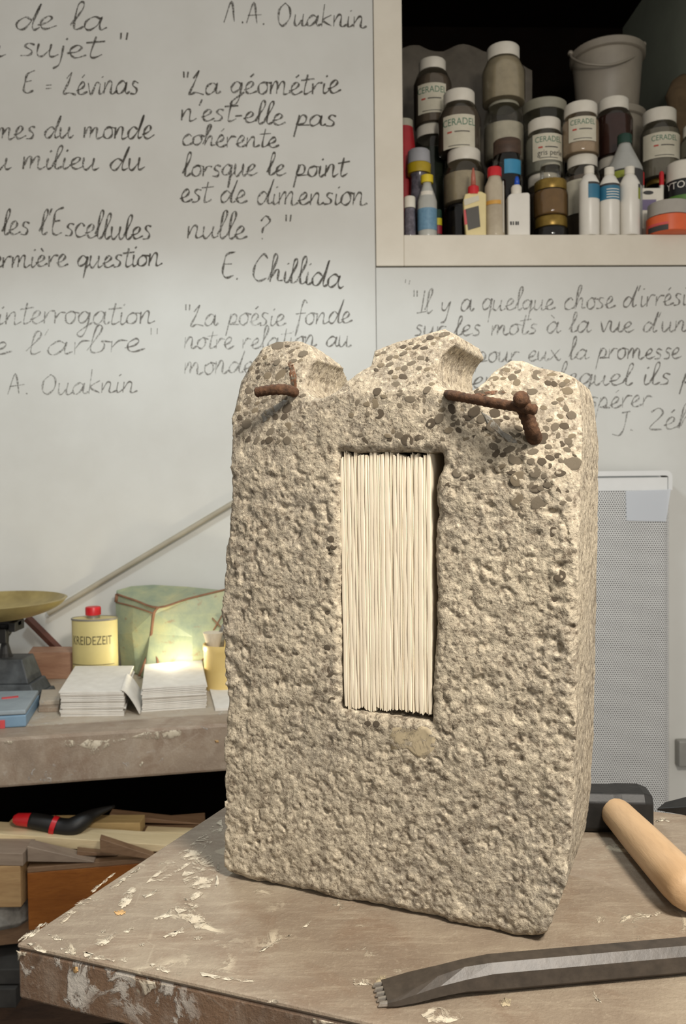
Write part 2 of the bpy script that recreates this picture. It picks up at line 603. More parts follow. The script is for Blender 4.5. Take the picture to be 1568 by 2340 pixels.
# ------------------------------------------------------------------ handwriting on the wall
G = {
    'a': (1.05, [[(.72, .8), (.42, 1.0), (.08, .65), (.06, .2), (.3, 0), (.62, .35), (.76, .95), (.73, .3), (.85, .02), (1.08, .2)]]),
    'b': (0.9, [[(-.05, .2), (.4, 1.6), (.36, 2.0), (.2, 1.8), (.1, .4), (.25, .02), (.6, .15), (.66, .6), (.5, .85), (.95, .75)]]),
    'c': (0.8, [[(.68, .78), (.45, 1.0), (.1, .6), (.14, .12), (.42, 0), (.85, .22)]]),
    'd': (1.05, [[(.66, .75), (.36, .95), (.04, .5), (.12, .06), (.42, .1), (.72, .8), (1.0, 1.95)], [(.98, 1.9), (.74, .5), (.82, .02), (1.08, .18)]]),
    'e': (0.8, [[(-.02, .3), (.4, .5), (.56, .82), (.38, 1.0), (.12, .65), (.14, .18), (.4, 0), (.85, .25)]]),
    'f': (0.75, [[(.78, 1.75), (.58, 2.0), (.42, 1.6), (.3, .2), (.12, -.9)], [(.02, .9), (.75, .98)]]),
    'g': (0.95, [[(.7, .82), (.36, 1.0), (.06, .55), (.2, .1), (.55, .3), (.72, .92), (.64, -.4), (.38, -1.0), (.12, -.75), (.98, .15)]]),
    'h': (0.95, [[(-.02, .1), (.42, 1.6), (.36, 2.0), (.22, 1.7), (.12, 0)], [(.14, .2), (.4, .85), (.62, .85), (.62, .15), (.95, .15)]]),
    'i': (0.45, [[(.12, .9), (.1, .18), (.24, 0), (.5, .25)], [(.16, 1.4), (.28, 1.52)]]),
    'j': (0.5, [[(.2, .9), (.15, -.5), (-.1, -.95)], [(.24, 1.35), (.32, 1.5)]]),
    'k': (0.9, [[(.1, 1.9), (.08, 0)], [(.7, 1.0), (.12, .5), (.8, 0)]]),
    'l': (0.55, [[(-.02, .25), (.42, 1.5), (.38, 2.0), (.2, 1.7), (.16, .3), (.3, 0), (.6, .25)]]),
    'm': (1.4, [[(.05, .95), (.08, 0)], [(.08, .3), (.3, .95), (.48, .85), (.48, .05)], [(.5, .4), (.75, .95), (.95, .85), (.95, .15), (1.1, 0), (1.4, .2)]]),
    'n': (1.0, [[(.05, .95), (.08, 0)], [(.08, .3), (.35, .95), (.58, .85), (.58, .15), (.72, 0), (1.02, .2)]]),
    'o': (0.85, [[(.42, .98), (.1, .7), (.1, .2), (.38, 0), (.66, .3), (.62, .8), (.42, .98), (.9, .85)]]),
    'p': (0.9, [[(.2, 1.0), (.0, -1.0)], [(.08, .1), (.35, .95), (.65, .8), (.6, .25), (.2, .08), (.92, .1)]]),
    'q': (0.9, [[(.66, .82), (.36, 1.0), (.06, .55), (.2, .1), (.55, .3), (.72, .95), (.6, -1.0)], [(.64, -.1), (.95, .3)]]),
    'r': (0.7, [[(.05, .9), (.1, 0)], [(.1, .4), (.35, .92), (.7, .9)]]),
    'z': (0.8, [[(.05, .95), (.6, .95), (.1, .05), (.75, .1)]]),
    's': (0.7, [[(.6, .9), (.3, 1.0), (.18, .72), (.5, .4), (.42, .06), (.05, .02)]]),
    't': (0.65, [[(.3, 1.7), (.2, .25), (.36, 0), (.7, .25)], [(-.1, 1.2), (.75, 1.3)]]),
    'u': (1.0, [[(.05, .95), (.06, .2), (.28, 0), (.6, .5)], [(.64, .95), (.62, .2), (.76, 0), (1.02, .2)]]),
    'v': (0.8, [[(.02, .95), (.3, 0), (.62, .95), (.85, .85)]]),
    'x': (0.9, [[(.05, .95), (.7, .02), (.9, .15)], [(.75, .98), (.02, 0)]]),
    'y': (0.9, [[(.05, .95), (.1, .3), (.35, .2), (.65, .9)], [(.7, .95), (.45, -.7), (.1, -1.0)]]),
    'L': (1.1, [[(.55, 1.9), (.35, 1.0), (.05, .1), (.2, .02), (.5, .15), (1.05, 0)], [(.2, 1.3), (.55, 1.9)]]),
    'E': (1.0, [[(.75, 2.0), (.2, 1.7), (.1, 1.0), (.08, .3), (.35, 0), (.8, .25)], [(.15, 1.0), (.6, 1.1)]]),
    'C': (1.1, [[(.9, 1.7), (.6, 2.0), (.15, 1.2), (.1, .4), (.45, 0), (1.0, .3)]]),
    'M': (1.2, [[(.0, 0), (.4, 1.9), (.75, .1)]]),
    'A': (1.2, [[(.05, 0), (.4, 1.8), (.8, 0)], [(.1, .7), (1.1, .85)]]),
    'O': (1.2, [[(.5, 1.8), (.1, 1.2), (.15, .3), (.5, 0), (.9, .6), (.85, 1.4), (.5, 1.8)]]),
    'K': (1.1, [[(.2, 1.9), (.1, 0)], [(.95, 1.9), (.2, .9), (.9, 0)]]),
    'I': (0.6, [[(.35, 1.9), (.25, .1)], [(-.1, 0), (.6, .1)]]),
    'Z': (1.0, [[(.05, 1.5), (.5, 1.8), (.75, 1.3), (.1, .1), (.85, 0)]]),
    'J': (0.9, [[(.3, 1.6), (.8, 1.7)], [(.6, 1.65), (.55, .3), (.3, -.3), (-.1, -.2)]]),
    '.': (0.4, [[(.1, .05), (.16, .0), (.2, .06)]]),
    '-': (0.6, [[(.05, .5), (.5, .55)]]),
    '=': (0.7, [[(.05, .65), (.5, .7)], [(.05, .35), (.5, .4)]]),
    "'": (0.35, [[(.2, 1.9), (.08, 1.4)]]),
    '"': (0.6, [[(.1, 2.0), (.15, 1.45)], [(.38, 2.0), (.4, 1.45)]]),
    '?': (0.9, [[(.1, 1.5), (.4, 1.9), (.7, 1.5), (.35, .9), (.3, .5)], [(.3, .05), (.36, .12)]]),
    ' ': (0.7, []),
    ',': (0.4, [[(.15, .1), (.05, -.3)]]),
}
ACC = {'é': ('e', [[(.3, 1.35), (.5, 1.6)]]), 'è': ('e', [[(.22, 1.65), (.42, 1.35)]]), 'à': ('a', [[(.2, 1.65), (.45, 1.35)]])}
for k_, (b_, s_) in ACC.items():
    G[k_] = (G[b_][0], G[b_][1] + s_)

WRITE = [
    # text, x0, x1, baseline left, baseline right, x height, pale?, wall side
    ('de la', 36, 240, 66, 68, 32, 0, 0), ('u sujet "', -40, 292, 128, 132, 29, 0, 0), ('E = Lévinas', 52, 316, 214, 216, 27, 0, 0),
    ('mes du monde', -12, 350, 316, 316, 28, 0, 0), ('u milieu du', -14, 328, 386, 388, 28, 0, 0), ("les l'Escellules", 4, 346, 534, 548, 30, 0, 0),
    ('ermière question', -20, 370, 612, 608, 27, 0, 0), ('interrogation', -6, 352, 740, 740, 29, 1, 0), ('e l\'arbre"', -20, 360, 812, 804, 29, 1, 0),
    ('. A. Ouaknin', -22, 312, 902, 898, 27, 1, 0),
    ('M.A. Ouaknin', 512, 836, 52, 64, 27, 0, 0), ('"La géométrie', 410, 776, 216, 214, 28, 0, 0), ("n'est-elle pas", 412, 768, 274, 290, 27, 0, 0),
    ('cohérente', 414, 636, 332, 338, 25, 0, 0), ('lorsque le point', 418, 792, 402, 402, 27, 0, 0), ('est de dimension', 412, 836, 462, 470, 28, 0, 0),
    ('nulle ? "', 428, 664, 544, 548, 30, 0, 0), ('E. Chillida', 504, 784, 634, 658, 30, 0, 0),
    ('"La poésie fonde', 416, 804, 746, 740, 27, 1, 0), ('notre relation au', 420, 802, 798, 792, 25, 1, 0), ('monde', 420, 580, 856, 852, 28, 1, 0),
    ('"', 916, 936, 670, 670, 15, 1, 1), ('"Il y a quelque chose d\'irrésis', 938, 1590, 716, 698, 26, 1, 1), ("sur les mots à la vue d'un", 946, 1570, 768, 756, 24, 1, 1),
    ('ait pour eux la promesse', 1010, 1556, 828, 818, 24, 1, 1), ('nement lequel ils p', 1040, 1590, 886, 876, 25, 1, 1), ('espérer', 1318, 1488, 934, 930, 26, 1, 1),
    ('J. Zéhi', 1404, 1600, 986, 976, 27, 1, 1),
]


def write_line(text, x0, x1, yb0, yb1, xh, pale, side):
    pen, strokes = 0.0, []
    for ch in text:
        wd, st = G[ch]
        jx = random.uniform(-.04, .04)
        sy = random.uniform(.92, 1.08)
        for s in st:
            pts = catmull([(pen + x + jx + y * 0.10 + random.uniform(-.02, .02), y * sy + random.uniform(-.03, .03), 0) for x, y in s], 5)
            strokes.append(pts)
        pen += wd * 0.98
    sc = (x1 - x0) / max(pen, 0.1)
    c = 0.0006 if side == 0 else -0.0034
    mb = MB()
    ph = random.uniform(0, 6)
    for pts in strokes:
        q = []
        for p in pts:
            t = p.x / pen
            q.append((x0 + p.x * sc, yb0 + (yb1 - yb0) * t - p.y * xh + 1.5 * math.sin(ph + 9 * t)))
        wbase = 2.4 if not pale else 2.0
        L, R = [], []
        n = len(q)
        for i, (x, y) in enumerate(q):
            xa, ya = q[max(i - 1, 0)]
            xb, yb = q[min(i + 1, n - 1)]
            l = math.hypot(xb - xa, yb - ya) or 1
            nx, ny = -(yb - ya) / l, (xb - xa) / l
            hw = wbase * (0.8 + 0.35 * math.sin(i * 0.7 + ph)) * (0.75 if i in (0, n - 1) else 1)
            L.append(PW(x + nx * hw, y + ny * hw, c))
            R.append(PW(x - nx * hw, y - ny * hw, c))
        mb.add(L + R, [(i, i + 1, n + i + 1, n + i) for i in range(n - 1)])
    build('handwritten_line', mb, 'charcoal_pale' if pale else 'charcoal', wall if side == 0 else wall_r)


for a in WRITE:
    write_line(*a)

# ------------------------------------------------------------------ radiator
RC = 0.085                                     # how far its front stands off the wall
ra1, _ = wall_ab(1537, 1400, RC)
rz1 = PW(1450, 1076, RC).z
rz0 = rz1 - 1.02
ra0 = ra1 - 0.50
rad = empty('radiator', WP((ra0 + ra1) / 2, rz0, 0), 'white perforated panel radiator on the wall behind the hammer', 'radiator')
M['rad'] = plain('radiator_white', lin(226, 226, 224), lin(218, 218, 216), 0.4, 8)
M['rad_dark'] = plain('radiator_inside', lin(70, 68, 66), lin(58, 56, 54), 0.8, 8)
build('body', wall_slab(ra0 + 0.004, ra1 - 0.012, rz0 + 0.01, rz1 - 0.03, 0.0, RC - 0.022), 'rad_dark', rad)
# rounded top frame rail
fr = []
for t in np.linspace(0, 1, 9):
    ang = t * math.pi / 2
    fr.append((ra1 - 0.018 + 0.018 * math.sin(ang), rz1 - 0.018 + 0.018 * math.cos(ang)))
outer = [(ra0, rz1)] + fr + [(ra1, rz1 - 0.055)]
inner = [(ra0, rz1 - 0.014)] + [(ra1 - 0.018 + 0.007 * math.sin(t * math.pi / 2), rz1 - 0.021 + 0.007 * math.cos(t * math.pi / 2)) for t in np.linspace(0, 1, 9)] + [(ra1 - 0.011, rz1 - 0.055)]
mb = MB()
no = len(outer)
for c in (RC, RC - 0.05):
    mb.add([WP(a, z, c) for a, z in outer] + [WP(a, z, c) for a, z in inner], [])
F = []
for i in range(no - 1):
    F.append((i, no + i, no + i + 1, i + 1))
    F.append((i, i + 1, 2 * no + i + 1, 2 * no + i))
    F.append((no + i, 3 * no + i, 3 * no + i + 1, no + i + 1))
mb.f += F
build('top_rail', mb, 'rad', rad, smooth=True, auto=40)
build('header', wall_slab(ra0, ra1 - 0.012, rz1 - 0.055, rz1 - 0.019, RC - 0.016, RC - 0.006), 'rad', rad)
# perforated sheet: hexagonal cells with real holes, bent round at the right edge
pitch = 0.0068
BEND = 0.03


def bend(s):
    """arc length along the sheet -> (a, c)"""
    flat = (ra1 - BEND) - ra0
    if s <= flat:
        return ra0 + s, RC
    q = min((s - flat) / BEND, math.pi / 2)
    return ra1 - BEND + BEND * math.sin(q), RC - BEND + BEND * math.cos(q)


sheet_w = (ra1 - BEND - ra0) + BEND * math.pi / 2
pv, pf = [], []
cols = int((sheet_w - 0.21) / pitch)
rows = int((rz1 - 0.055 - rz0) / (pitch * 0.866))
hx = [(math.cos(math.pi / 6 + k * math.pi / 3), math.sin(math.pi / 6 + k * math.pi / 3)) for k in range(6)]
for r in range(rows):
    for c in range(cols):
        s0 = 0.21 + (c + 0.5 * (r % 2)) * pitch
        z0 = rz1 - 0.058 - r * pitch * 0.866
        k = len(pv)
        for rr in (pitch / math.sqrt(3), pitch * 0.34):
            for hxx, hy in hx:
                a, cc = bend(s0 + hxx * rr)
                pv.append(WP(a, z0 + hy * rr, cc))
        for i in range(6):
            j = (i + 1) % 6
            pf.append((k + i, k + j, k + 6 + j, k + 6 + i))
mb = MB()
mb.v, mb.f = pv, pf
o = build('perforated_sheet', mb, 'rad', rad, smooth=True)
o['kind'] = 'stuff'
build('front_sheet', wall_slab(ra0, ra0 + 0.208, rz0, rz1 - 0.055, RC - 0.006, RC), 'rad', rad)
build('side_edge', wall_slab(ra1 - 0.002, ra1, rz0, rz1 - 0.055, 0.0, RC - BEND), 'rad', rad)
k = NT('pale_overlay')  # pale semi-transparent sheet over the perforations
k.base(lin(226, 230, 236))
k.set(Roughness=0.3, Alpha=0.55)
M['overlay'] = k.m
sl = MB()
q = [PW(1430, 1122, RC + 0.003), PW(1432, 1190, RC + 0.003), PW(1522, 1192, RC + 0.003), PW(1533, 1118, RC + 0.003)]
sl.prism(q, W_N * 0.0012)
o = build('radiator_overlay', sl, 'overlay')
tag(o, 'pale translucent sleeve stuck to the top of the white radiator', 'overlay')
gb = MB()
a0, zt = wall_ab(1543, 1688)
_, zb = wall_ab(1543, 1746)
o = build('grey_wall_box', wall_slab(a0, a0 + 0.08, zb, zt, -0.003, 0.03), plain('plain_grey', lin(150, 148, 142), None, 0.5), bevel=0.004)  # plain grey box raised from the wall
tag(o, 'small grey socket box on the wall right of the radiator', 'casing')

# ------------------------------------------------------------------ modelling stand (table under the stone)
TZ = 1.07
TT = 0.041
tA = PZ(37, 2156, TZ)
tB = PZ(510, 1845, TZ)
tC = PZ(800, 2327, TZ)
dl = Vector((tB.x - tA.x, tB.y - tA.y, 0)).normalized()
dr = Vector((tC.x - tA.x, tC.y - tA.y, 0)).normalized()
pb = PZ(1530, 1857, TZ)
# length of left edge so that the back edge passes pb
rel = pb - tA
det = dl.x * dr.y - dl.y * dr.x
LL = (rel.x * dr.y - rel.y * dr.x) / det
RRl = 0.78
A0 = Vector((tA.x, tA.y, 0))
stand_o = A0 + dl * LL / 2 + dr * RRl / 2
stand = empty('modelling_stand', stand_o, 'worn brown wooden modelling stand under the concrete block, spattered with white paint', 'table')


def stand_slab(l0, l1, r0, r1, z0, z1):
    q = lambda z: [A0 + dl * l + dr * r + Vector((0, 0, z)) for l, r in ((l0, r0), (l0, r1), (l1, r1), (l1, r0))]
    return MB().hexa(q(z0), q(z1))


build('top_board', stand_slab(0, LL, 0, RRl, TZ - 0.004, TZ), 'stand_top', stand, bevel=0.0022)
build('edge_band', stand_slab(0.0006, LL - 0.0006, 0.0006, RRl - 0.0006, TZ - TT, TZ - 0.0042), 'stand_edge', stand, bevel=0.002)
for l, r in ((0.06, 0.06), (LL - 0.12, 0.06), (0.06, RRl - 0.12), (LL - 0.12, RRl - 0.12)):
    build('leg', stand_slab(l, l + 0.06, r, r + 0.06, 0, TZ - TT), 'wood_dark', stand, bevel=0.003)
build('rail', stand_slab(0.07, LL - 0.07, 0.07, 0.09, 0.3, 0.36), 'wood_dark', stand)


def splash(pts, mat, n=5, jag=2.4, zo=0.0005, plane='top'):
    """paint patch: outline in pixels on the stand's top or front edge"""
    out = []
    m = len(pts)
    for i in range(m):
        (xa, ya), (xb, yb) = pts[i], pts[(i + 1) % m]
        for t in range(n):
            s = t / n
            out.append((xa + (xb - xa) * s + random.uniform(-jag, jag), ya + (yb - ya) * s + random.uniform(-jag, jag)))
    if plane == 'top':
        q = [PZ(x, y, TZ + zo) for x, y in out]
        d = Vector((0, 0, 0.00025))
    else:
        nn = Vector((dr.y, -dr.x, 0))
        oo = A0 + Vector((0, 0, TZ))
        q = [plane_hit(x, y, oo + nn * 0.0002, nn) for x, y in out]
        q = [Vector((p.x, p.y, min(p.z, TZ - 0.005))) for p in q]
        d = nn * 0.0004
    c = sum(q, Vector()) / len(q)
    k = len(q)
    mb = MB()
    mb.add([p for p in q] + [p * 0.9 + c * 0.1 + d for p in q] + [c + d], [(i, (i + 1) % k, k + (i + 1) % k, k + i) for i in range(k)] + [(k + i, k + (i + 1) % k, 2 * k) for i in range(k)])
    build('paint_splash', mb, mat, stand, smooth=True)


SP = [
    ([(38, 2152), (62, 2146), (100, 2122), (112, 2108), (92, 2112), (60, 2132)], 'splash_white'),
    ([(110, 2134), (128, 2136), (146, 2146), (140, 2149), (118, 2144)], 'splash_white'),
    ([(138, 2168), (160, 2166), (176, 2174), (172, 2182), (150, 2178)], 'splash_white'),
    ([(60, 2156), (84, 2156), (108, 2172), (104, 2178), (76, 2166)], 'splash_white'),
    ([(190, 2174), (220, 2182), (260, 2190), (262, 2196), (220, 2194), (196, 2186)], 'splash_white'),
    ([(274, 2190), (286, 2186), (292, 2192), (282, 2198)], 'splash_white'),
    ([(342, 2204), (364, 2202), (388, 2216), (384, 2222), (356, 2214)], 'splash_white'),
    ([(216, 2156), (238, 2146), (262, 2132), (276, 2132), (252, 2150), (232, 2162)], 'splash_white'),
    ([(282, 2128), (302, 2119), (306, 2122), (288, 2132)], 'splash_white'),
    ([(230, 2126), (240, 2124), (243, 2130), (234, 2132)], 'splash_white'),
    ([(318, 2156), (330, 2154), (330, 2160), (320, 2162)], 'splash_white'),
    ([(270, 2066), (284, 2040), (306, 2026), (312, 2034), (296, 2062), (280, 2076)], 'splash_white'),
    ([(262, 2084), (278, 2080), (288, 2084), (282, 2090), (266, 2090)], 'splash_tan'),
    ([(326, 2046), (352, 2034), (372, 2030), (352, 2042), (330, 2054)], 'splash_white'),
    ([(250, 2030), (290, 2000), (322, 1982), (316, 1990), (284, 2012), (262, 2030)], 'splash_white'),
    ([(206, 2036), (220, 2026), (260, 1994), (262, 1998), (226, 2028), (212, 2040)], 'splash_white'),
    ([(372, 2142), (396, 2130), (420, 2118), (440, 2110), (430, 2124), (400, 2138)], 'splash_white'),
    ([(350, 2098), (376, 2090), (396, 2074), (410, 2072), (392, 2092), (360, 2102)], 'splash_white'),
    ([(398, 2076), (420, 2050), (440, 2052), (462, 2080), (470, 2110), (452, 2128), (430, 2100), (414, 2094)], 'splash_worn'),
    ([(436, 2138), (460, 2140), (466, 2146), (444, 2148)], 'splash_white'),
    ([(492, 2026), (496, 1976), (500, 1972), (498, 2028)], 'splash_white'),
    ([(414, 2000), (450, 1960), (486, 1950), (492, 1990), (480, 2030), (440, 2060)], 'splash_worn'),
    ([(330, 2020), (400, 1960), (470, 1900), (508, 1870), (508, 1900), (440, 1970), (380, 2010)], 'splash_worn'),
    ([(120, 2110), (180, 2060), (210, 2050), (200, 2066), (140, 2110)], 'splash_worn'),
    ([(456, 2222), (520, 2232), (584, 2240), (580, 2244), (510, 2238), (460, 2230)], 'splash_white'),
    ([(604, 2282), (636, 2286), (640, 2292), (610, 2290)], 'splash_white'),
    ([(806, 2240), (826, 2234), (850, 2240), (852, 2250), (830, 2252), (810, 2250)], 'splash_white'),
    ([(854, 2236), (868, 2228), (884, 2232), (880, 2244), (862, 2248)], 'mortar'),
    ([(1140, 2288), (1154, 2278), (1170, 2286), (1166, 2298), (1148, 2300)], 'mortar'),
    ([(964, 2318), (990, 2300), (1040, 2308), (1062, 2326), (1030, 2336), (980, 2336)], 'splash_white'),
    ([(1434, 2172), (1450, 2160), (1464, 2160), (1462, 2168), (1442, 2176)], 'splash_white'),
    ([(1346, 2266), (1358, 2264), (1366, 2282), (1374, 2290), (1362, 2284)], 'splash_white'),
    ([(1494, 1878), (1514, 1868), (1530, 1870), (1532, 1876), (1510, 1876)], 'splash_white'),
    ([(1470, 2090), (1500, 2084), (1530, 2084), (1500, 2092), (1480, 2096)], 'splash_white'),
    ([(592, 2172), (622, 2150), (664, 2134), (668, 2137), (628, 2154), (598, 2176)], 'splash_white'),
    ([(690, 2120), (706, 2106), (712, 2104), (700, 2118)], 'splash_white'),
]
for pts, mt in SP:
    splash(pts, mt, zo=0.0003 + random.uniform(0, 0.0002))
splash([(290, 2222), (306, 2214), (322, 2224), (344, 2226), (382, 2230), (368, 2250), (350, 2262), (330, 2276), (318, 2272), (306, 2250), (294, 2240)], 'splash_white', plane='front')
splash([(166, 2214), (176, 2208), (180, 2220), (170, 2226)], 'splash_tan', plane='front')
splash([(714, 2320), (730, 2310), (770, 2314), (772, 2336), (740, 2345), (716, 2338)], 'splash_white', plane='front')
splash([(37, 2162), (46, 2160), (52, 2176), (60, 2168), (58, 2184), (46, 2186), (40, 2200)], 'splash_white', plane='front')

# ------------------------------------------------------------------ the concrete block
sL = PZ(513, 2006, TZ)
sR = PZ(1240, 2156, TZ)
S_EU = Vector((sR.x - sL.x, sR.y - sL.y, 0)).normalized()
S_EW = Vector((-S_EU.y, S_EU.x, 0))                     # into the block, away from camera
S_O = Vector((sL.x, sL.y, TZ))


def PS(px, py, wv=0.0):
    p = plane_hit(px, py, S_O + S_EW * wv, S_EW)
    return (p - S_O).dot(S_EU), p.z - TZ


def SW(u, v, wv):
    return S_O + S_EU * u + S_EW * wv + Vector((0, 0, v))


OUT = [(514, 1990), (512, 1850), (515, 1700), (520, 1600), (514, 1500), (511, 1400), (514, 1320), (513, 1250), (522, 1180), (527, 1120), (525, 1060), (519, 1000), (518, 955),
       (528, 910), (538, 868), (556, 826), (578, 788), (606, 774), (640, 769), (668, 774), (694, 786), (712, 806), (722, 822), (711, 842), (704, 866), (704, 888), (716, 906), (742, 913), (768, 906),
       (792, 884), (818, 858), (850, 836), (851, 800), (900, 778), (956, 760), (1003, 744), (1024, 756), (1036, 780), (1022, 806), (1008, 836), (1006, 866), (1018, 888), (1046, 898),
       (1080, 892), (1106, 868), (1146, 836), (1164, 822), (1190, 821), (1230, 838), (1280, 846), (1308, 858), (1318, 890), (1323, 1000), (1322, 1200), (1318, 1400), (1315, 1600), (1310, 1800), (1302, 1940),
       (1290, 2030), (1268, 2090), (1240, 2120), (1180, 2126), (900, 2070), (700, 2024), (560, 1998)]
poly = np.array([PS(x, y, 0.018 * min(max((1000 - y) / 130, 0), 1)) for x, y in OUT])
poly[0, 1] = max(poly[0, 1], 0.004)
# flatten the underside to the board
for i, p in enumerate(OUT):
    if p[1] >= 2110 or p in ((900, 2070), (700, 2024), (560, 1998)):
        poly[i, 1] = 0.0005
T_ST = 0.115
H = 0.0012
mrg = 0.014
u0, u1 = poly[:, 0].min() - mrg, poly[:, 0].max() + mrg
v0, v1 = -0.008, poly[:, 1].max() + mrg
w0, w1 = -0.012, T_ST + 0.010
us = np.arange(u0, u1, H)
vsn = np.arange(v0, v1, H)
ws = np.arange(w0, w1, H)
UU, VV = np.meshgrid(us, vsn, indexing='ij')


def poly_sdf(X, Y, pg):
    d = np.full(X.shape, 1e9)
    inside = np.zeros(X.shape, bool)
    n = len(pg)
    for i in range(n):
        a, b = pg[i], pg[(i + 1) % n]
        e = b - a
        wx, wy = X - a[0], Y - a[1]
        t = np.clip((wx * e[0] + wy * e[1]) / (e @ e + 1e-12), 0, 1)
        d = np.minimum(d, (wx - e[0] * t) ** 2 + (wy - e[1] * t) ** 2)
        c = ((a[1] > Y) != (b[1] > Y)) & (X < (b[0] - a[0]) * (Y - a[1]) / (b[1] - a[1] + 1e-12) + a[0])
        inside ^= c
    return np.sqrt(d) * np.where(inside, -1, 1)


TAB = RNG.random((32, 32, 32))


def vnoise(x, y, z):
    xi, yi, zi = np.floor(x).astype(np.int64), np.floor(y).astype(np.int64), np.floor(z).astype(np.int64)
    fx, fy, fz = x - xi, y - yi, z - zi
    fx = fx * fx * (3 - 2 * fx)
    fy = fy * fy * (3 - 2 * fy)
    fz = fz * fz * (3 - 2 * fz)
    r = 0
    for i in (0, 1):
        for j in (0, 1):
            for k in (0, 1):
                r = r + TAB[(xi + i) & 31, (yi + j) & 31, (zi + k) & 31] * (fx if i else 1 - fx) * (fy if j else 1 - fy) * (fz if k else 1 - fz)
    return r - 0.5


d2 = poly_sdf(UU, VV, poly)
# front relief as a height map over the face
rel = np.zeros_like(UU)
for sc, am in ((12, 0.0044), (30, 0.0030), (75, 0.0022), (160, 0.0017), (330, 0.0016)):
    ca_, sa_ = math.cos(sc), math.sin(sc)
    rel += am * vnoise((UU * ca_ - VV * sa_) * sc + 3.1, (UU * sa_ + VV * ca_) * sc + 7.7, UU * 0 + sc * 0.37)
# sharp creases: ridged noise, present in patches
patch = np.clip(0.5 + 2.2 * vnoise(UU * 26, VV * 26, UU * 0 + 5.5), 0, 1)
for sc, am in ((40, 0.0022), (95, 0.0022), (210, 0.0014)):
    ca_, sa_ = math.cos(sc), math.sin(sc)
    wx_ = 0.006 * vnoise(UU * 70, VV * 70, UU * 0 + sc)
    nz = np.abs(vnoise((UU * ca_ - VV * sa_ + wx_) * sc + 1.7, (UU * sa_ + VV * ca_ - wx_) * sc + 2.9, UU * 0 + sc * 0.11))
    pt_ = np.clip(2.6 * vnoise(UU * 33 + sc, VV * 33, UU * 0 + 5.5 + sc), 0, 1)
    rel -= am * pt_ * np.clip(1 - nz / 0.05, 0, 1)


def bump_at(pu, pv, r, h, kind):
    i0, i1 = np.searchsorted(us, [pu - 2 * r, pu + 2 * r])
    j0, j1 = np.searchsorted(vsn, [pv - 2 * r, pv + 2 * r])
    if i1 <= i0 or j1 <= j0:
        return
    a = RNG.uniform(0.75, 1.3)
    q = np.sqrt(((UU[i0:i1, j0:j1] - pu) * a) ** 2 + ((VV[i0:i1, j0:j1] - pv) / a) ** 2) / r
    if kind == 'dome':
        rel[i0:i1, j0:j1] += h * np.clip(1 - q ** 2, 0, 1) ** 0.6 - h * 0.55 * np.exp(-((q - 1.12) / 0.16) ** 2)
    elif kind == 'ring':
        th = np.arctan2(VV[i0:i1, j0:j1] - pv, UU[i0:i1, j0:j1] - pu) + RNG.uniform(0, 6.28)
        arc = np.clip(0.55 + 0.9 * np.cos(th), 0, 1)
        rel[i0:i1, j0:j1] += -h * arc * np.exp(-((q - 1.0) / 0.17) ** 2) + 0.3 * h * np.clip(1 - q, 0, 1)
    else:
        rel[i0:i1, j0:j1] -= h * np.exp(-(q ** 2) * 1.6)


umax, vmax = poly[:, 0].max(), poly[:, 1].max()
_, V_ROUGH = PS(900, 1060)
for _ in range(230):
    bump_at(RNG.uniform(0, umax), RNG.uniform(0.01, V_ROUGH + 0.01), RNG.uniform(.002, .0062), RNG.uniform(.0005, .0017), 'dome')
for _ in range(200):
    bump_at(RNG.uniform(0, umax), RNG.uniform(0.01, V_ROUGH), RNG.uniform(.0022, .0058), RNG.uniform(.0012, .0030), 'ring')
for _ in range(1700):
    bump_at(RNG.uniform(0, umax), RNG.uniform(0.0, V_ROUGH + 0.02), RNG.uniform(.0008, .0019), RNG.uniform(.0008, .0028), 'pit')
for _ in range(420):
    bump_at(RNG.uniform(0, umax), RNG.uniform(0.0, V_ROUGH + 0.03), RNG.uniform(.0012, .0042), RNG.uniform(.0012, .0046), 'pit')
for px, py, r in ((706, 1792, 15), (676, 1838, 12), (748, 1846, 14), (708, 1632, 15), (1130, 1916, 17), (1070, 1942, 12), (1012, 1860, 12), (996, 1742, 12), (1250, 1926, 14), (816, 1700, 14), (1008, 1768, 8)):
    a, b = PS(px, py)
    bump_at(a, b, r * 0.00034, .0032, 'ring')
for px, py in ((1276, 1476), (588, 1925), (1276, 1490), (630, 1563), (750, 1190), (570, 1355), (690, 955)):
    a, b = PS(px, py)
    bump_at(a, b, .0022, .008, 'pit')
# broken top: smoother, cut through the pebbles
soft = np.clip((VV - (V_ROUGH - 0.005)) / 0.045, 0, 1)
k1 = PS(960, 960)
mid_rough = np.exp(-(((UU - k1[0]) / 0.055) ** 2 + ((VV - k1[1]) / 0.022) ** 2))
amp = 1 - 0.72 * soft * (1 - 0.75 * mid_rough)
rel *= amp * 0.58
mu, mv = PS(945, 1696)
rel *= 1 - 0.88 * np.exp(-(((UU - mu) / 0.017) ** 2 + ((VV - mv) / 0.012) ** 2) ** 2)
# right-hand column of the face is a little smoother too
front = -rel                                                # w of the front surface


def facet(pa, pb_, pc, strength=1.0):
    """fracture plane through three (px,py,w) points, pushed back from the front"""
    A_ = [(*PS(x, y), w_) for x, y, w_ in (pa, pb_, pc)]
    mtx = np.array([[a, b, 1] for a, b, _ in A_])
    cf = np.linalg.solve(mtx, np.array([c for _, _, c in A_]))
    return cf[0] * UU + cf[1] * VV + cf[2]


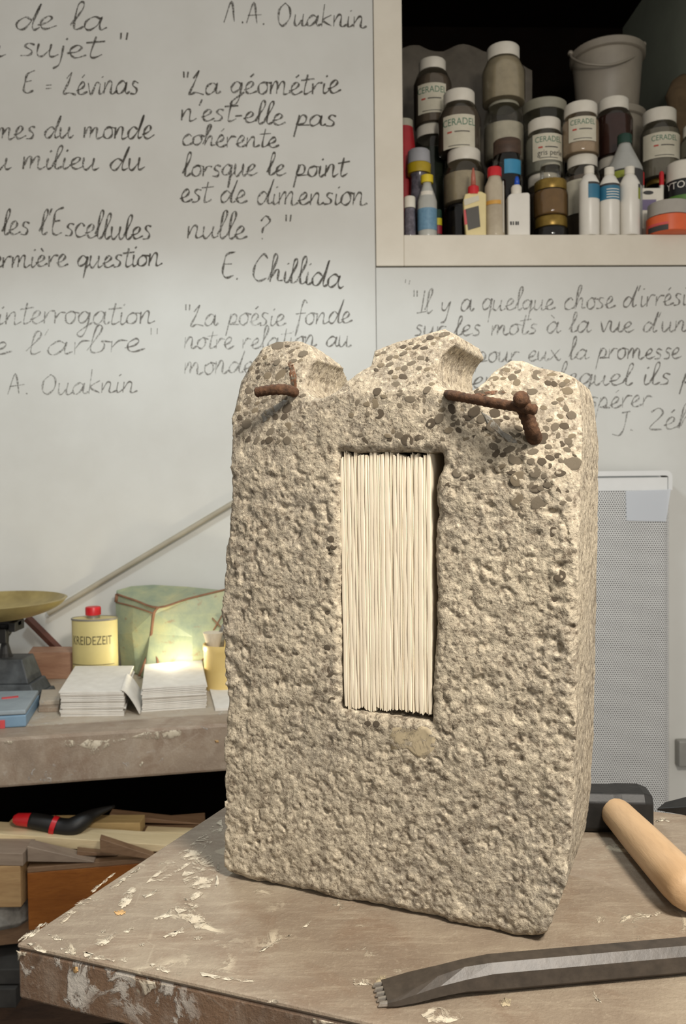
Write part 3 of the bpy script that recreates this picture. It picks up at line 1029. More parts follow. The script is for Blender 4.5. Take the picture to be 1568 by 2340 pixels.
front = np.maximum(front, facet((600, 1010, 0.000), (520, 870, 0.022), (640, 770, 0.022)) + rel * -0.4)
front = np.maximum(front, facet((860, 900, 0.000), (1060, 900, -0.002), (960, 760, 0.026)) + rel * -0.4)
front = np.maximum(front, facet((1090, 905, 0.002), (1215, 1050, 0.0), (1240, 840, 0.026)) + rel * -0.4)
front = np.maximum(front, facet((1235, 1050, 0.0), (1310, 1150, 0.004), (1315, 860, 0.020)) + rel * -0.4)
# rounded, chipped arrises: nearer the outline the face falls back
pl2 = poly.copy()
pl2[pl2[:, 1] < 0.02, 1] = -0.06
d2e = poly_sdf(UU, VV, pl2)
edge = np.clip((0.007 + d2e) / 0.007, 0, 1)
und = np.clip(1 - VV / 0.009, 0, 1)
front = front + (0.0055 + 0.005 * vnoise(UU * 50, VV * 20, UU * 0 + 8.1)) * und ** 2
chipn = np.clip(0.4 + 2.4 * vnoise(UU * 45 + 9, VV * 45, UU * 0 + 3.3), 0.1, 1.5)
front = front + 0.0052 * chipn * edge ** 1.8
# window recess
wl, wt = PS(774, 1034)
wr_, wt2 = PS(1004, 1034)
_, wb = PS(880, 1630)
rec_poly = np.array([PS(x, y) for x, y in ((774, 1034), (1008, 1034), (1012, 1060), (996, 1110), (998, 1170), (990, 1230), (996, 1330), (994, 1440), (988, 1540), (986, 1652), (882, 1636), (776, 1622))])
dr2 = poly_sdf(UU, VV, rec_poly) + 0.0025 * vnoise(UU * 120, VV * 120, UU * 0 + 4.5) + 0.0018 * vnoise(UU * 300, VV * 300, UU * 0 + 9.5)
REC = 0.088
front = front + 0.004 * np.clip((0.006 - dr2) / 0.006, 0, 1) ** 2 * (dr2 > -0.002)

WW = ws[None, None, :]
sd = np.maximum(d2[:, :, None] + 0 * WW, front[:, :, None] - WW)
sd = np.maximum(sd, WW - T_ST)
sd = np.maximum(sd, -(np.maximum(dr2[:, :, None], WW - REC)))
# two drilled cores that ran through the block, left as smooth half-pipes in the broken top
for cx_, cy__, rr_ in ((757, 856, 0.0188), (1066, 838, 0.0208)):
    ku, kv = PS(cx_, cy__, 0.018)
    sd = np.maximum(sd, (rr_ - np.hypot(UU - ku, VV - kv))[:, :, None] + 0 * WW)
# the left lobe breaks away downwards behind its front edge
lt = PS(640, 762, 0.018)[1]
lk = (lt - PS(785, 900, 0.11)[1]) / 0.095
lim = VV[:, :, None] - (lt - lk * (WW - 0.022)) + (0.004 * vnoise(UU * 50, VV * 50, UU * 0 + 7.7))[:, :, None]
lim = np.where((UU < PS(757, 856, 0.018)[0])[:, :, None] & (WW > 0.012), lim * 0.62, -1)
sd = np.maximum(sd, lim)
# 3D roughness near the sides and top
band = np.argwhere((np.abs(sd) < 0.006) & ((d2[:, :, None] > -0.02)))
bi, bj, bk = band.T
bx, by, bz = us[bi], vsn[bj], ws[bk]
topb = np.clip((by - V_ROUGH) / 0.03, 0, 1)
ns = 0.0030 * vnoise(bx * 40, by * 40, bz * 40) + 0.0028 * vnoise(bx * 110 + 5, by * 110, bz * 110) + 0.0026 * vnoise(bx * 260, by * 260 + 3, bz * 260)
sawn = (bx > 0.22) & (bz > 0.008)
sd[bi, bj, bk] += ns * (1 - 0.6 * topb) * np.where(sawn, 0.30, 0.62)
# keep the underside on the board
sd = np.maximum(sd, (0.0008 - vsn)[None, :, None] + 0 * sd)
# chipped lower right corner
cu, cv = PS(1322, 2108)
chip = ((UU - cu) * 0.62 - (VV - cv) * 0.62)[:, :, None] - 0.48 * (WW - 0.012)
chip = chip + (0.006 * vnoise(UU * 60, VV * 60, UU * 0 + 1.3) + 0.004 * vnoise(UU * 150, VV * 150, UU * 0 + 2.3))[:, :, None]
cu, cv = PS(1262, 2128)
chip = np.maximum(chip, ((UU - cu) * 0.42 - (VV - cv) * 0.80)[:, :, None] - 0.42 * (WW - 0.004) + (0.005 * vnoise(UU * 80, VV * 80, UU * 0 + 6.3))[:, :, None])
sd = np.maximum(sd, chip)


def surface_nets(s, o, h):
    neg = s < 0
    nx, ny, nz = s.shape
    cnt = np.zeros((nx - 1, ny - 1, nz - 1), np.int8)
    for i in (0, 1):
        for j in (0, 1):
            for k in (0, 1):
                cnt += neg[i:nx - 1 + i, j:ny - 1 + j, k:nz - 1 + k]
    act = np.argwhere((cnt > 0) & (cnt < 8))
    idx = np.full(cnt.shape, -1, np.int64)
    idx[act[:, 0], act[:, 1], act[:, 2]] = np.arange(len(act))
    acc = np.zeros((len(act), 3))
    num = np.zeros(len(act))
    cs = [(i, j, k) for i in (0, 1) for j in (0, 1) for k in (0, 1)]
    for a in range(8):
        for b in range(a + 1, 8):
            ca, cb = np.array(cs[a]), np.array(cs[b])
            if np.abs(ca - cb).sum() != 1:
                continue
            sa = s[act[:, 0] + ca[0], act[:, 1] + ca[1], act[:, 2] + ca[2]]
            sb = s[act[:, 0] + cb[0], act[:, 1] + cb[1], act[:, 2] + cb[2]]
            x = (sa < 0) != (sb < 0)
            t = np.where(x, sa / np.where(x, sa - sb, 1), 0)
            acc += np.where(x[:, None], ca + (cb - ca) * t[:, None], 0)
            num += x
    V = (act + acc / num[:, None]) * h + np.array(o)
    faces = []
    for ax in range(3):
        sl0 = [slice(1, -1)] * 3
        sl1 = [slice(1, -1)] * 3
        sl0[ax] = slice(0, -1)
        sl1[ax] = slice(1, None)
        n0, n1 = neg[tuple(sl0)], neg[tuple(sl1)]
        e = np.argwhere(n0 != n1)
        offs = np.ones(3, int)
        offs[ax] = 0
        g = e + offs
        b1, b2 = (ax + 1) % 3, (ax + 2) % 3
        q = []
        for da, db in ((1, 1), (0, 1), (0, 0), (1, 0)):
            c = g.copy()
            c[:, b1] -= da
            c[:, b2] -= db
            q.append(idx[c[:, 0], c[:, 1], c[:, 2]])
        q = np.stack(q, 1)
        fl = ~n0[e[:, 0], e[:, 1], e[:, 2]]
        q[fl] = q[fl][:, ::-1]
        faces.append(q)
    return V, np.concatenate(faces)


SV, SF = surface_nets(sd, (us[0], vsn[0], ws[0]), H)
block = empty('concrete_block', SW(umax / 2, 0, T_ST / 2), 'rough broken concrete block with a rectangular window full of paper sheets', 'concrete block')
eu, ew, so = np.array(S_EU), np.array(S_EW), np.array(S_O)
world = so + SV[:, :1] * eu + SV[:, 2:] * ew + SV[:, 1:2] * np.array((0, 0, 1.0)) - np.array(ORG[block])
me = bpy.data.meshes.new('body')
me.vertices.add(len(world))
me.vertices.foreach_set('co', world.astype(np.float32).ravel())
me.loops.add(SF.size)
me.loops.foreach_set('vertex_index', SF.ravel().astype(np.int32))
me.polygons.add(len(SF))
me.polygons.foreach_set('loop_start', np.arange(0, SF.size, 4, dtype=np.int32))
me.polygons.foreach_set('use_smooth', np.ones(len(SF), bool))
me.materials.append(M['stone'])
me.materials.append(M['stone_side'])
me.update(calc_edges=True)
fc = SV[SF].mean(1)
fn = np.empty(len(SF) * 3, np.float32)
me.polygons.foreach_get('normal', fn)
side = (fn.reshape(-1, 3) @ eu > 0.80) & (fc[:, 0] > 0.22) & (fc[:, 2] > 0.006)
me.polygons.foreach_set('material_index', side.astype(np.int32))
body = bpy.data.objects.new('body', me)
COL.objects.link(body)
body.parent = block
ORG[body] = ORG[block].copy()


def front_w(u, v):
    i = min(max(int(round((u - us[0]) / H)), 1), len(us) - 2)
    j = min(max(int(round((v - vsn[0]) / H)), 1), len(vsn) - 2)
    colm = sd[i, j]
    ng = np.argmax(colm < 0)
    if colm[ng] >= 0 or ng == 0:
        return None
    t = colm[ng - 1] / (colm[ng - 1] - colm[ng])
    return ws[ng - 1] + t * H


def front_frame(u, v, e=0.004):
    c = front_w(u, v)
    if c is None:
        return None
    a, b = front_w(u + e, v), front_w(u - e, v)
    p, q_ = front_w(u, v + e), front_w(u, v - e)
    if None in (a, b, p, q_) or max(abs(a + b - 2 * c), abs(p + q_ - 2 * c)) > 0.0028 or max(abs(a - c), abs(p - c)) > 0.005:
        return None
    du = S_EU * (2 * e) + S_EW * (a - b)
    dv = Vector((0, 0, 2 * e)) + S_EW * (p - q_)
    n = du.cross(dv).normalized()                          # u x v points out of the face
    return SW(u, v, c), du.normalized(), n


def PSF(px, py):
    """pixel -> (u, v) on the block's real front surface"""
    wv = 0.0
    for _ in range(5):
        u, v = PS(px, py, wv)
        q_ = front_w(u, v)
        if q_ is None or q_ > 0.05:
            break
        wv = q_
    return u, v


# pebbles cut through in the broken top
PEB = []
for vi in range(5):
    mb = MB()
    n = 13
    rr = [1 + random.uniform(-.08, .08) for _ in range(n)]
    ring = lambda s, z: [(math.cos(2 * math.pi * k / n) * rr[k] * s, math.sin(2 * math.pi * k / n) * rr[k] * s, z) for k in range(n)]
    mb.add(ring(1.0, -0.25) + ring(0.96, 0.04) + ring(0.6, 0.10) + [(0, 0, 0.11)],
           [(j * n + i, j * n + (i + 1) % n, (j + 1) * n + (i + 1) % n, (j + 1) * n + i) for j in range(2) for i in range(n)] + [(2 * n + i, 2 * n + (i + 1) % n, 3 * n) for i in range(n)])
    me = bpy.data.meshes.new('pebble')
    me.from_pydata(mb.v, [], mb.f)
    me.polygons.foreach_set('use_smooth', [True] * len(me.polygons))
    PEB.append(me)
PEBM = {}
for mt in ('pebble_grey', 'pebble_tan', 'pebble_dark'):
    for i, me in enumerate(PEB):
        c = me.copy()
        c.materials.append(M[mt])
        PEBM[mt, i] = c
placed = []
npeb = 0


def pebble(px, py, rx, ry, rot, mt):
    global npeb
    u, v = PSF(px, py)
    fr_ = front_frame(u, v)
    if fr_ is None:
        return False
    pos, tu, n = fr_
    tv = n.cross(tu)
    c, s = math.cos(rot), math.sin(rot)
    a, b = tu * c + tv * s, tv * c - tu * s
    k = 0.72 / FPX
    ob = bpy.data.objects.new('pebble', PEBM[mt, random.randrange(5)])
    COL.objects.link(ob)
    ob.parent = block
    mm = Matrix((a * rx * k, b * ry * k, n * 0.0013)).transposed().to_4x4()
    ob.matrix_local = Matrix.Translation(pos - n * 0.00005 - ORG[block]) @ mm
    npeb += 1
    return True


REG = [(556, 715, 786, 905, 62), (526, 660, 905, 1010, 28), (850, 1020, 756, 880, 58), (800, 1010, 880, 950, 16), (960, 1110, 930, 1010, 22),
       (1085, 1318, 835, 960, 64), (1120, 1318, 960, 1060, 44), (1180, 1312, 1050, 1150, 18), (1000, 1310, 1060, 1110, 8), (790, 960, 980, 1020, 7)]
for x0, x1, y0, y1, cnt in REG:
    got = tries = 0
    while got < cnt and tries < cnt * 40:
        tries += 1
        px, py = random.uniform(x0, x1), random.uniform(y0, y1)
        rx = random.choice((7, 8, 9, 10, 11, 12, 14, 17))
        ry = rx * random.uniform(.5, .95)
        if any((px - a) ** 2 + (py - b) ** 2 < (rx * .85 + c * .85) ** 2 for a, b, c in placed):
            continue
        if pebble(px, py, rx, ry, random.gauss(0.1, 0.5), random.choice(('pebble_grey', 'pebble_grey', 'pebble_tan', 'pebble_dark'))):
            placed.append((px, py, rx))
            got += 1
for px, py, rx in ((756, 1232, 8), (752, 1258, 9), (744, 1330, 8), (762, 1250, 7), (750, 1405, 10), (756, 1442, 9), (752, 1535, 12), (748, 1480, 8), (758, 1600, 8), (762, 1190, 7), (840, 1654, 8), (860, 1655, 8), (884, 1652, 9),
                   (806, 1002, 7), (890, 1003, 7), (955, 1000, 8), (1262, 1362, 14), (1258, 1216, 14), (1226, 1118, 11), (1280, 1316, 12), (1244, 1100, 10)):
    pebble(px, py, rx, rx * random.uniform(.7, .95), random.uniform(0, 1), 'pebble_dark')
# yellowish mortar patch below the window and rust streaks, lying on the surface


def skin_patch(name, pts, mt, lift=0.0006, parent=block, n=2):
    """patch that follows the block's surface; outline in pixels, filled as a fan of rings"""
    out = []
    m = len(pts)
    for i in range(m):
        (xa, ya), (xb, yb) = pts[i], pts[(i + 1) % m]
        for t in range(n):
            out.append((xa + (xb - xa) * t / n + random.uniform(-1.2, 1.2), ya + (yb - ya) * t / n + random.uniform(-1.2, 1.2)))
    cx, cy = sum(p[0] for p in out) / len(out), sum(p[1] for p in out) / len(out)
    V, k = [], len(out)
    wm = [front_w(*PSF(x, y)) for x, y in out] + [front_w(*PSF(cx, cy))]
    wm = float(np.median([q_ for q_ in wm if q_ is not None]))
    rings = (1.0, 0.93, 0.75, 0.55, 0.35, 0.18)
    for ri, s in enumerate(rings):
        for x, y in out:
            u, v = PSF(cx + (x - cx) * s, cy + (y - cy) * s)
            ww = front_w(u, v)
            ww = wm if ww is None or abs(ww - wm) > 0.007 else ww
            V.append(SW(u, v, ww - (lift if ri else -0.0015)))
    Fc = [(j * k + i, (j + 1) * k + i, (j + 1) * k + (i + 1) % k, j * k + (i + 1) % k) for j in range(len(rings) - 1) for i in range(k)]
    u, v = PSF(cx, cy)
    ww = front_w(u, v)
    V.append(SW(u, v, (wm if ww is None or abs(ww - wm) > 0.003 else ww) - lift))
    Fc += [((len(rings) - 1) * k + i, len(V) - 1, (len(rings) - 1) * k + (i + 1) % k) for i in range(k)]
    mb = MB()
    mb.add(V, Fc)
    return build(name, mb, mt, parent, smooth=True)


skin_patch('mortar_patch', [(886, 1684), (896, 1662), (940, 1654), (980, 1660), (1000, 1684), (996, 1712), (970, 1738), (948, 1728), (930, 1712), (892, 1716)], 'mortar', 0.0002)
skin_patch('rust_streak', [(664, 826), (669, 822), (675, 845), (680, 870), (678, 898), (668, 904), (664, 880), (660, 852)], 'rust_orange', 0.0001)
skin_patch('rust_streak', [(1060, 904), (1100, 896), (1150, 892), (1160, 897), (1110, 904), (1070, 909)], 'rust_orange', 0.0008)
skin_patch('soot_stain', [(1096, 938), (1120, 950), (1150, 985), (1176, 1000), (1186, 1016), (1160, 1012), (1138, 990), (1112, 968)], 'soot', 0.0003)
skin_patch('soot_stain', [(596, 946), (620, 930), (650, 912), (660, 914), (634, 940), (612, 958), (600, 968)], 'soot', 0.0003)


def rebar(pts, r, name='rebar'):
    """pts: (px, py, w) control points; ribbed bar"""
    ctl = []
    for x, y, wv in pts:
        p = plane_hit(x, y, S_O + S_EW * wv, S_EW)
        ctl.append(p)
    path = catmull(ctl, 14)
    # resample evenly
    res = [path[0]]
    for p in path[1:]:
        if (p - res[-1]).length > 0.0011:
            res.append(p)
    rad_ = [r * (1 + 0.07 * math.sin(i * 2.2) + 0.04 * math.sin(i * 0.31 + r * 900)) for i in range(len(res))]
    rad_[0] *= 0.8
    rad_[-1] *= 0.8
    mb = MB().tube(res, rad_, 14)
    return build(name, mb, 'rust', block, smooth=True, auto=60)


rebar([(584, 897, -0.012), (612, 892, -0.010), (646, 890, -0.006), (672, 896, 0.004), (684, 906, 0.022)], 0.0042)
rebar([(1018, 901, 0.010), (1036, 904, -0.004), (1090, 914, -0.012), (1160, 926, -0.016), (1226, 937, -0.019)], 0.0036)
rebar([(1190, 908, -0.026), (1195, 925, -0.012), (1206, 955, -0.006), (1216, 985, -0.002), (1224, 1010, 0.012)], 0.0054)

# ------------------------------------------------------------------ paper sheets standing in the window of the block
cl = PS(777, 1400)[0]
cr = PS(983, 1400)[0]
z_floor = {}
NSH = 24
wd = np.array([random.choice((.8, .9, 1.0, 1.1, 1.35)) for _ in range(NSH)])
wd = wd / wd.sum() * (cr - cl)
pos = cl
for i in range(NSH):
    th = wd[i] * 1.0
    uc = pos + wd[i] / 2
    pos += wd[i]
    fx = 777 + (983 - 777) * (i + .5) / NSH
    vb = PS(fx, 1616 + 14 * (i + .5) / NSH + random.uniform(-5, 4), 0.004)[1]
    vt = PS(fx, 1039 + random.uniform(-7, 7), 0.004)[1]
    w_front = 0.004 + random.uniform(-.0004, .0004)
    w_back = 0.078
    rows_ = 16
    ph = random.uniform(0, 6)
    V, Fc = [], []
    prof = [(-.5, w_back), (-.5, w_front + 0.0006), (-.38, w_front), (-.05, w_front - 0.0001), (.05, w_front - 0.0001), (.38, w_front), (.5, w_front + 0.0006), (.5, w_back)]
    if i % 3 == 1:
        prof[3] = (-.04, w_front)
        prof[4] = (.03, w_front + 0.0006)                 # sheet folded in two: a slit down the middle
    npf = len(prof)
    for r in range(rows_ + 1):
        t = r / rows_
        v = vb + (vt - vb) * t
        wob = 0.00012 * math.sin(ph + t * 5) + 0.00006 * math.sin(ph * 2 + t * 17)
        tw = (uc - (cl + cr) / 2) * (-0.02 + 0.03 * t)
        for q_, wv in prof:
            jv = random.uniform(-.0012, .0012) if r in (0, rows_) and wv < 0.02 else 0
            sq = 0.8 if r in (0, rows_) else 1.0
            V.append(SW(uc + tw + q_ * th * sq + wob, v + jv, wv + (0.0003 * math.sin(ph + t * 23) if wv < 0.03 else 0)))
    for r in range(rows_):
        for k in range(npf):
            k2 = (k + 1) % npf
            Fc.append((r * npf + k, r * npf + k2, (r + 1) * npf + k2, (r + 1) * npf + k))
    Fc.append(tuple(range(npf - 1, -1, -1)))
    Fc.append(tuple(rows_ * npf + k for k in range(npf)))
    mb = MB()
    mb.add(V, Fc)
    o = build('paper_sheet', mb, 'paper', smooth=True, auto=12)
    lab_ = 'leftmost cream paper sheet' if i == 0 else 'rightmost cream paper sheet' if i == NSH - 1 else 'cream paper sheet between the outermost two'
    tag(o, lab_ + ' standing in the concrete block window', 'paper', 'paper sheets in the block window')

# ------------------------------------------------------------------ hammer and tooth chisel on the stand
hc = PZ(1421, 1882, TZ)
hc = Vector((0.2370, 0.789, TZ))
hx_ = Vector((1.0, -0.10, 0)).normalized()
hy_ = Vector((0.10, 1.0, 0)).normalized()
hammer = empty('club_hammer', (hc.x, hc.y, TZ), 'club hammer with black steel head and bare wooden handle beside the block', 'hammer')
mb = MB()
HL, HW, HH = 0.052, 0.019, 0.038
sect = [(-1, .12), (-.82, 0), (.82, 0), (1, .12), (1, .80), (.72, 1), (-.72, 1), (-1, .80)]
stations = [(-1.0, .80), (-.9, 1.0), (-.45, 1.0), (-.3, .96), (.3, .96), (.45, 1.0), (.84, 1.0), (1.0, .86)]
V, Fc = [], []
for s, k in stations:
    for y, z in sect:
        V.append(hc + hx_ * (s * HL) + hy_ * (y * HW * k) + Vector((0, 0, HH * (0.5 + (z - .5) * k))))
n = len(sect)
for j in range(len(stations) - 1):
    for i in range(n):
        Fc.append((j * n + i, (j + 1) * n + i, (j + 1) * n + (i + 1) % n, j * n + (i + 1) % n))
Fc.append(tuple(range(n)))
Fc.append(tuple((len(stations) - 1) * n + i for i in range(n - 1, -1, -1)))
mb.add(V, [tuple(reversed(f)) for f in Fc])
build('head', mb, 'steel_black', hammer, bevel=0.0012)
h0 = hc + Vector((0.016, 0, 0.0195))
h1 = Vector((PZ(1578, 2040, TZ + 0.019).x, PZ(1578, 2040, TZ + 0.019).y, TZ + 0.0195))
ax = (h1 - h0)
pth, rd = [], []
for t, r in ((-.10, .0125), (0.0, .0135), (.10, .0145), (.22, .0150), (.45, .0163), (.70, .0172), (.88, .0176), (.97, .0168), (1.02, .0145), (1.04, .007)):
    pth.append(h0 + ax * t)
    rd.append(r)
build('handle', MB().tube(pth, rd, 20, (1.0, 0.98)), 'handle_wood', hammer, smooth=True)

# tooth chisel: octagonal bar flattening to a toothed blade at the left
c0 = PZ(884, 2296, TZ)
c1 = PZ(1568, 2232, TZ)
cax = Vector((c1.x - c0.x, c1.y - c0.y, 0)).normalized()
cay = Vector((-cax.y, cax.x, 0))
chis = empty('tooth_chisel', c0 + cax * 0.12, 'dark steel tooth chisel lying across the front of the stand', 'chisel')
ln = (c1 - c0).length + 0.035
co_ = c0 + cay * 0.0075


def octs(t, hw, hh, zc, fl):
    """octagon section; fl: chamfer fraction"""
    k = fl
    pts = [(-hw, -hh * k), (-hw * k, -hh), (hw * k, -hh), (hw, -hh * k), (hw, hh * k), (hw * k, hh), (-hw * k, hh), (-hw, hh * k)]
    return [co_ + cax * t + cay * y + Vector((0, 0, zc + z)) for y, z in pts]


secs = [(0.000, .0125, .0014, .0030, .85), (0.006, .0128, .0022, .0034, .8), (0.018, .0124, .0042, .0052, .65), (0.034, .0112, .0068, .0076, .5), (0.052, .0101, .0088, .0093, .44), (0.070, .0098, .0098, .0099, .52), (ln - .022, .0098, .0098, .0099, .52), (ln - .012, .0094, .0092, .0099, .42), (ln, .0080, .0080, .0099, .42)]
V, Fc = [], []
for s in secs:
    V += octs(*s)
n = 8
for j in range(len(secs) - 1):
    for i in range(n):
        Fc.append((j * n + i, j * n + (i + 1) % n, (j + 1) * n + (i + 1) % n, (j + 1) * n + i))
Fc.append(tuple(range(n - 1, -1, -1)))
Fc.append(tuple((len(secs) - 1) * n + i for i in range(n)))
mb = MB()
mb.add(V, [tuple(reversed(f)) for f in Fc])
ob = build('shank', mb, 'steel_chisel', chis)
ob.data.materials.append(M['steel_facet_lit'])
for p in ob.data.polygons:
    cen = p.center + ORG[ob]
    if p.normal.z > 0.97 or (p.normal.z > 0.9 and (cen - c0).dot(cax) < 0.07 and (cen - c0).dot(cax) > 0.03):
        p.material_index = 1  # facets turned upward get the painted light tone
for k in range(5):
    y = -0.0102 + k * 0.0051
    a = co_ + cay * y + Vector((0, 0, 0.0030))
    mb = MB()
    q0 = [a + cax * 0.010 - cay * 0.0020 + Vector((0, 0, -.0014)), a + cax * 0.010 + cay * 0.0020 + Vector((0, 0, -.0014)), a - cax * 0.006 + cay * 0.0009 + Vector((0, 0, -.0016)), a - cax * 0.006 - cay * 0.0009 + Vector((0, 0, -.0016))]
    q1 = [a + cax * 0.012 - cay * 0.0013 + Vector((0, 0, .0026)), a + cax * 0.012 + cay * 0.0013 + Vector((0, 0, .0026)), a - cax * 0.005 + cay * 0.0008 + Vector((0, 0, .0004)), a - cax * 0.005 - cay * 0.0008 + Vector((0, 0, .0004))]
    mb.hexa(q0[::-1], q1[::-1])
    build('tooth', mb, 'steel_tooth', chis)

# black flat iron lying at the back of the stand
fi = MB()
z0 = TZ
q = [PZ(1502, 1852, TZ), PZ(1580, 1866, TZ), PZ(1590, 1846, TZ), PZ(1520, 1846, TZ)]
hgt = 0.012
top_ = [p + Vector((0, 0, h)) for p, h in zip(q, (0.002, 0.010, 0.014, 0.006))]
fi.hexa(q, top_)
o = build('flat_iron_bar', fi, 'steel_black', bevel=0.0006)
tag(o, 'black flat iron bar at the far edge of the stand, right of the hammer head', 'iron bar')

# ------------------------------------------------------------------ workbench on the left
BZ = 0.89
BT = 0.103
b0 = PZ(0, 1688, BZ)
b1 = PZ(510, 1655, BZ)
bex = Vector((b1.x - b0.x, b1.y - b0.y, 0)).normalized()
bey = Vector((-bex.y, bex.x, 0))
bo = Vector((b0.x, b0.y, 0)) - bex * 0.75
BLEN = 1.62
bench = empty('workbench', bo + bex * 0.8 + bey * 0.3, 'heavy old wooden workbench against the wall with paint-spattered front edge', 'workbench')


def bench_slab(s0, s1, d0, d1, z0, z1, wallback=False):
    def pt(s, d, z):
        p = bo + bex * s + bey * d
        if wallback and d == d1:
            wy = WALL_D + p.x * math.tan(WYAW) - 0.012
            p = p + bey * ((wy - p.y) / bey.y)
            p = Vector((p.x, p.y, 0))
        return Vector((p.x, p.y, z))
    q = lambda z: [pt(s0, d0, z), pt(s1, d0, z), pt(s1, d1, z), pt(s0, d1, z)]
    return MB().hexa(q(z0), q(z1))


build('bench_top', bench_slab(0, BLEN, 0.085, 0.6, BZ - 0.06, BZ, True), 'bench_top', bench)
build('front_beam', bench_slab(0, BLEN, 0.0, 0.0845, BZ - BT, BZ), 'bench_edge', bench, bevel=0.006)
build('leg', bench_slab(0.05, 0.14, 0.05, 0.14, 0, BZ - BT), 'wood_dark', bench)
build('leg', bench_slab(BLEN - 0.14, BLEN - 0.05, 0.05, 0.14, 0, BZ - BT), 'wood_dark', bench)
build('shade_back', bench_slab(0, BLEN, 0.44, 0.455, 0.02, BZ - BT), 'void', bench)  # added board, painted black as the shade below the bench
build('shade_end', bench_slab(BLEN - 0.045, BLEN - 0.02, 0.0, 0.44, 0.02, BZ - BT), 'void', bench)  # added too, closes the painted shade at the bench end
ZLS = P(30, 2152, 1.62).z
build('lower_shelf', bench_slab(0.02, BLEN - 0.05, 0.0, 0.43, ZLS - 0.045, ZLS), 'wood_brown', bench)
ZL2 = P(100, 2318, 1.60).z
build('lower_shelf', bench_slab(0.02, BLEN - 0.05, -0.02, 0.43, ZL2 - 0.09, ZL2), 'wood_dark', bench)


def bench_splash(pts, mt):
    out = []
    m = len(pts)
    for i in range(m):
        (xa, ya), (xb, yb) = pts[i], pts[(i + 1) % m]
        for t in range(3):
            out.append((xa + (xb - xa) * t / 3 + random.uniform(-1.5, 1.5), ya + (yb - ya) * t / 3 + random.uniform(-1.5, 1.5)))
    q = [plane_hit(x, y, bo - bey * 0.0004, bey) for x, y in out]
    q = [p if p.z < BZ - .006 else Vector((p.x, p.y, BZ - .006)) for p in q]
    c = sum(q, Vector()) / len(q)
    k = len(q)
    d = -bey * 0.001
    mb = MB()
    mb.add(q + [p * 0.9 + c * 0.1 + d for p in q] + [c + d], [(i, (i + 1) % k, k + (i + 1) % k, k + i) for i in range(k)] + [(k + i, k + (i + 1) % k, 2 * k) for i in range(k)])
    build('paint_splash', mb, mt, bench, smooth=True)


bench_splash([(142, 1706), (150, 1690), (172, 1692), (182, 1704), (160, 1708)], 'splash_white')
bench_splash([(180, 1704), (200, 1690), (240, 1692), (280, 1686), (292, 1690), (250, 1704), (222, 1722), (200, 1730), (210, 1712)], 'splash_white')
bench_splash([(298, 1684), (330, 1674), (380, 1668), (412, 1664), (414, 1680), (390, 1688), (340, 1690)], 'splash_white')
bench_splash([(2, 1690), (20, 1688), (40, 1690), (30, 1702), (10, 1700)], 'splash_white')
bench_splash([(316, 1752), (326, 1740), (330, 1742), (322, 1754)], 'splash_white')
bench_splash([(490, 1692), (498, 1690), (500, 1696), (492, 1697)], 'splash_tan')

# --- stacks of white cards
def card_stack(fl, fr_, bl, br, htop, n, label, group, jit):
    """four bottom corners (px) on the bench; each sheet is a thing"""
    A_, B_, C_, D_ = [PZ(*p, BZ) for p in (fl, fr_, br, bl)]
    th = htop / n
    for i in range(n):
        dx, dy, ro = random.gauss(0, jit), random.gauss(0, jit), random.gauss(0, jit * 3)
        c = (A_ + B_ + C_ + D_) / 4
        R = Matrix.Rotation(ro, 3, 'Z')
        sh = bex * dx + bey * dy
        z0, z1 = BZ + i * th + 0.0003, BZ + (i + .86) * th
        q = [R @ (p - c) + c + sh for p in (A_, B_, C_, D_)]
        # slight curl: two spans across
        V, Fc = [], []
        nx = 6
        for zz, tk in ((z0, 0), (z1, 1)):
            for j in range(2):
                for s in range(nx + 1):
                    t = s / nx
                    p = q[0].lerp(q[1], t) if j == 0 else q[3].lerp(q[2], t)
                    cv = 0.0010 * math.sin(3.1 * t + i) * 0.4
                    V.append(Vector((p.x, p.y, zz + (cv if 0 < i else 0))))
        a = nx + 1
        for s in range(nx):
            Fc += [(s + 1, s, a + s, a + s + 1), (2 * a + s, 2 * a + s + 1, 3 * a + s + 1, 3 * a + s), (s, s + 1, 2 * a + s + 1, 2 * a + s), (a + s + 1, a + s, 3 * a + s, 3 * a + s + 1)]
        Fc += [(a, 0, 2 * a, 3 * a), (nx, a + nx, 3 * a + nx, 2 * a + nx)]
        mb = MB()
        mb.add(V, Fc)
        o = build('paper_card', mb, 'card')
        tag(o, ('bottom' if i == 0 else 'topmost' if i == n - 1 else 'inner') + ' ' + label, 'card', group)
    return q


card_stack((139, 1638), (284, 1636), (172, 1572), (306, 1570), 0.056, 15, 'white card of the stack in front of the yellow can', 'cards in the stack by the can', 0.0016)
card_stack((325, 1627), (472, 1617), (332, 1566), (462, 1556), 0.055, 14, 'white card of the stack left of the yellow pot', 'cards in the stack by the pot', 0.0013)
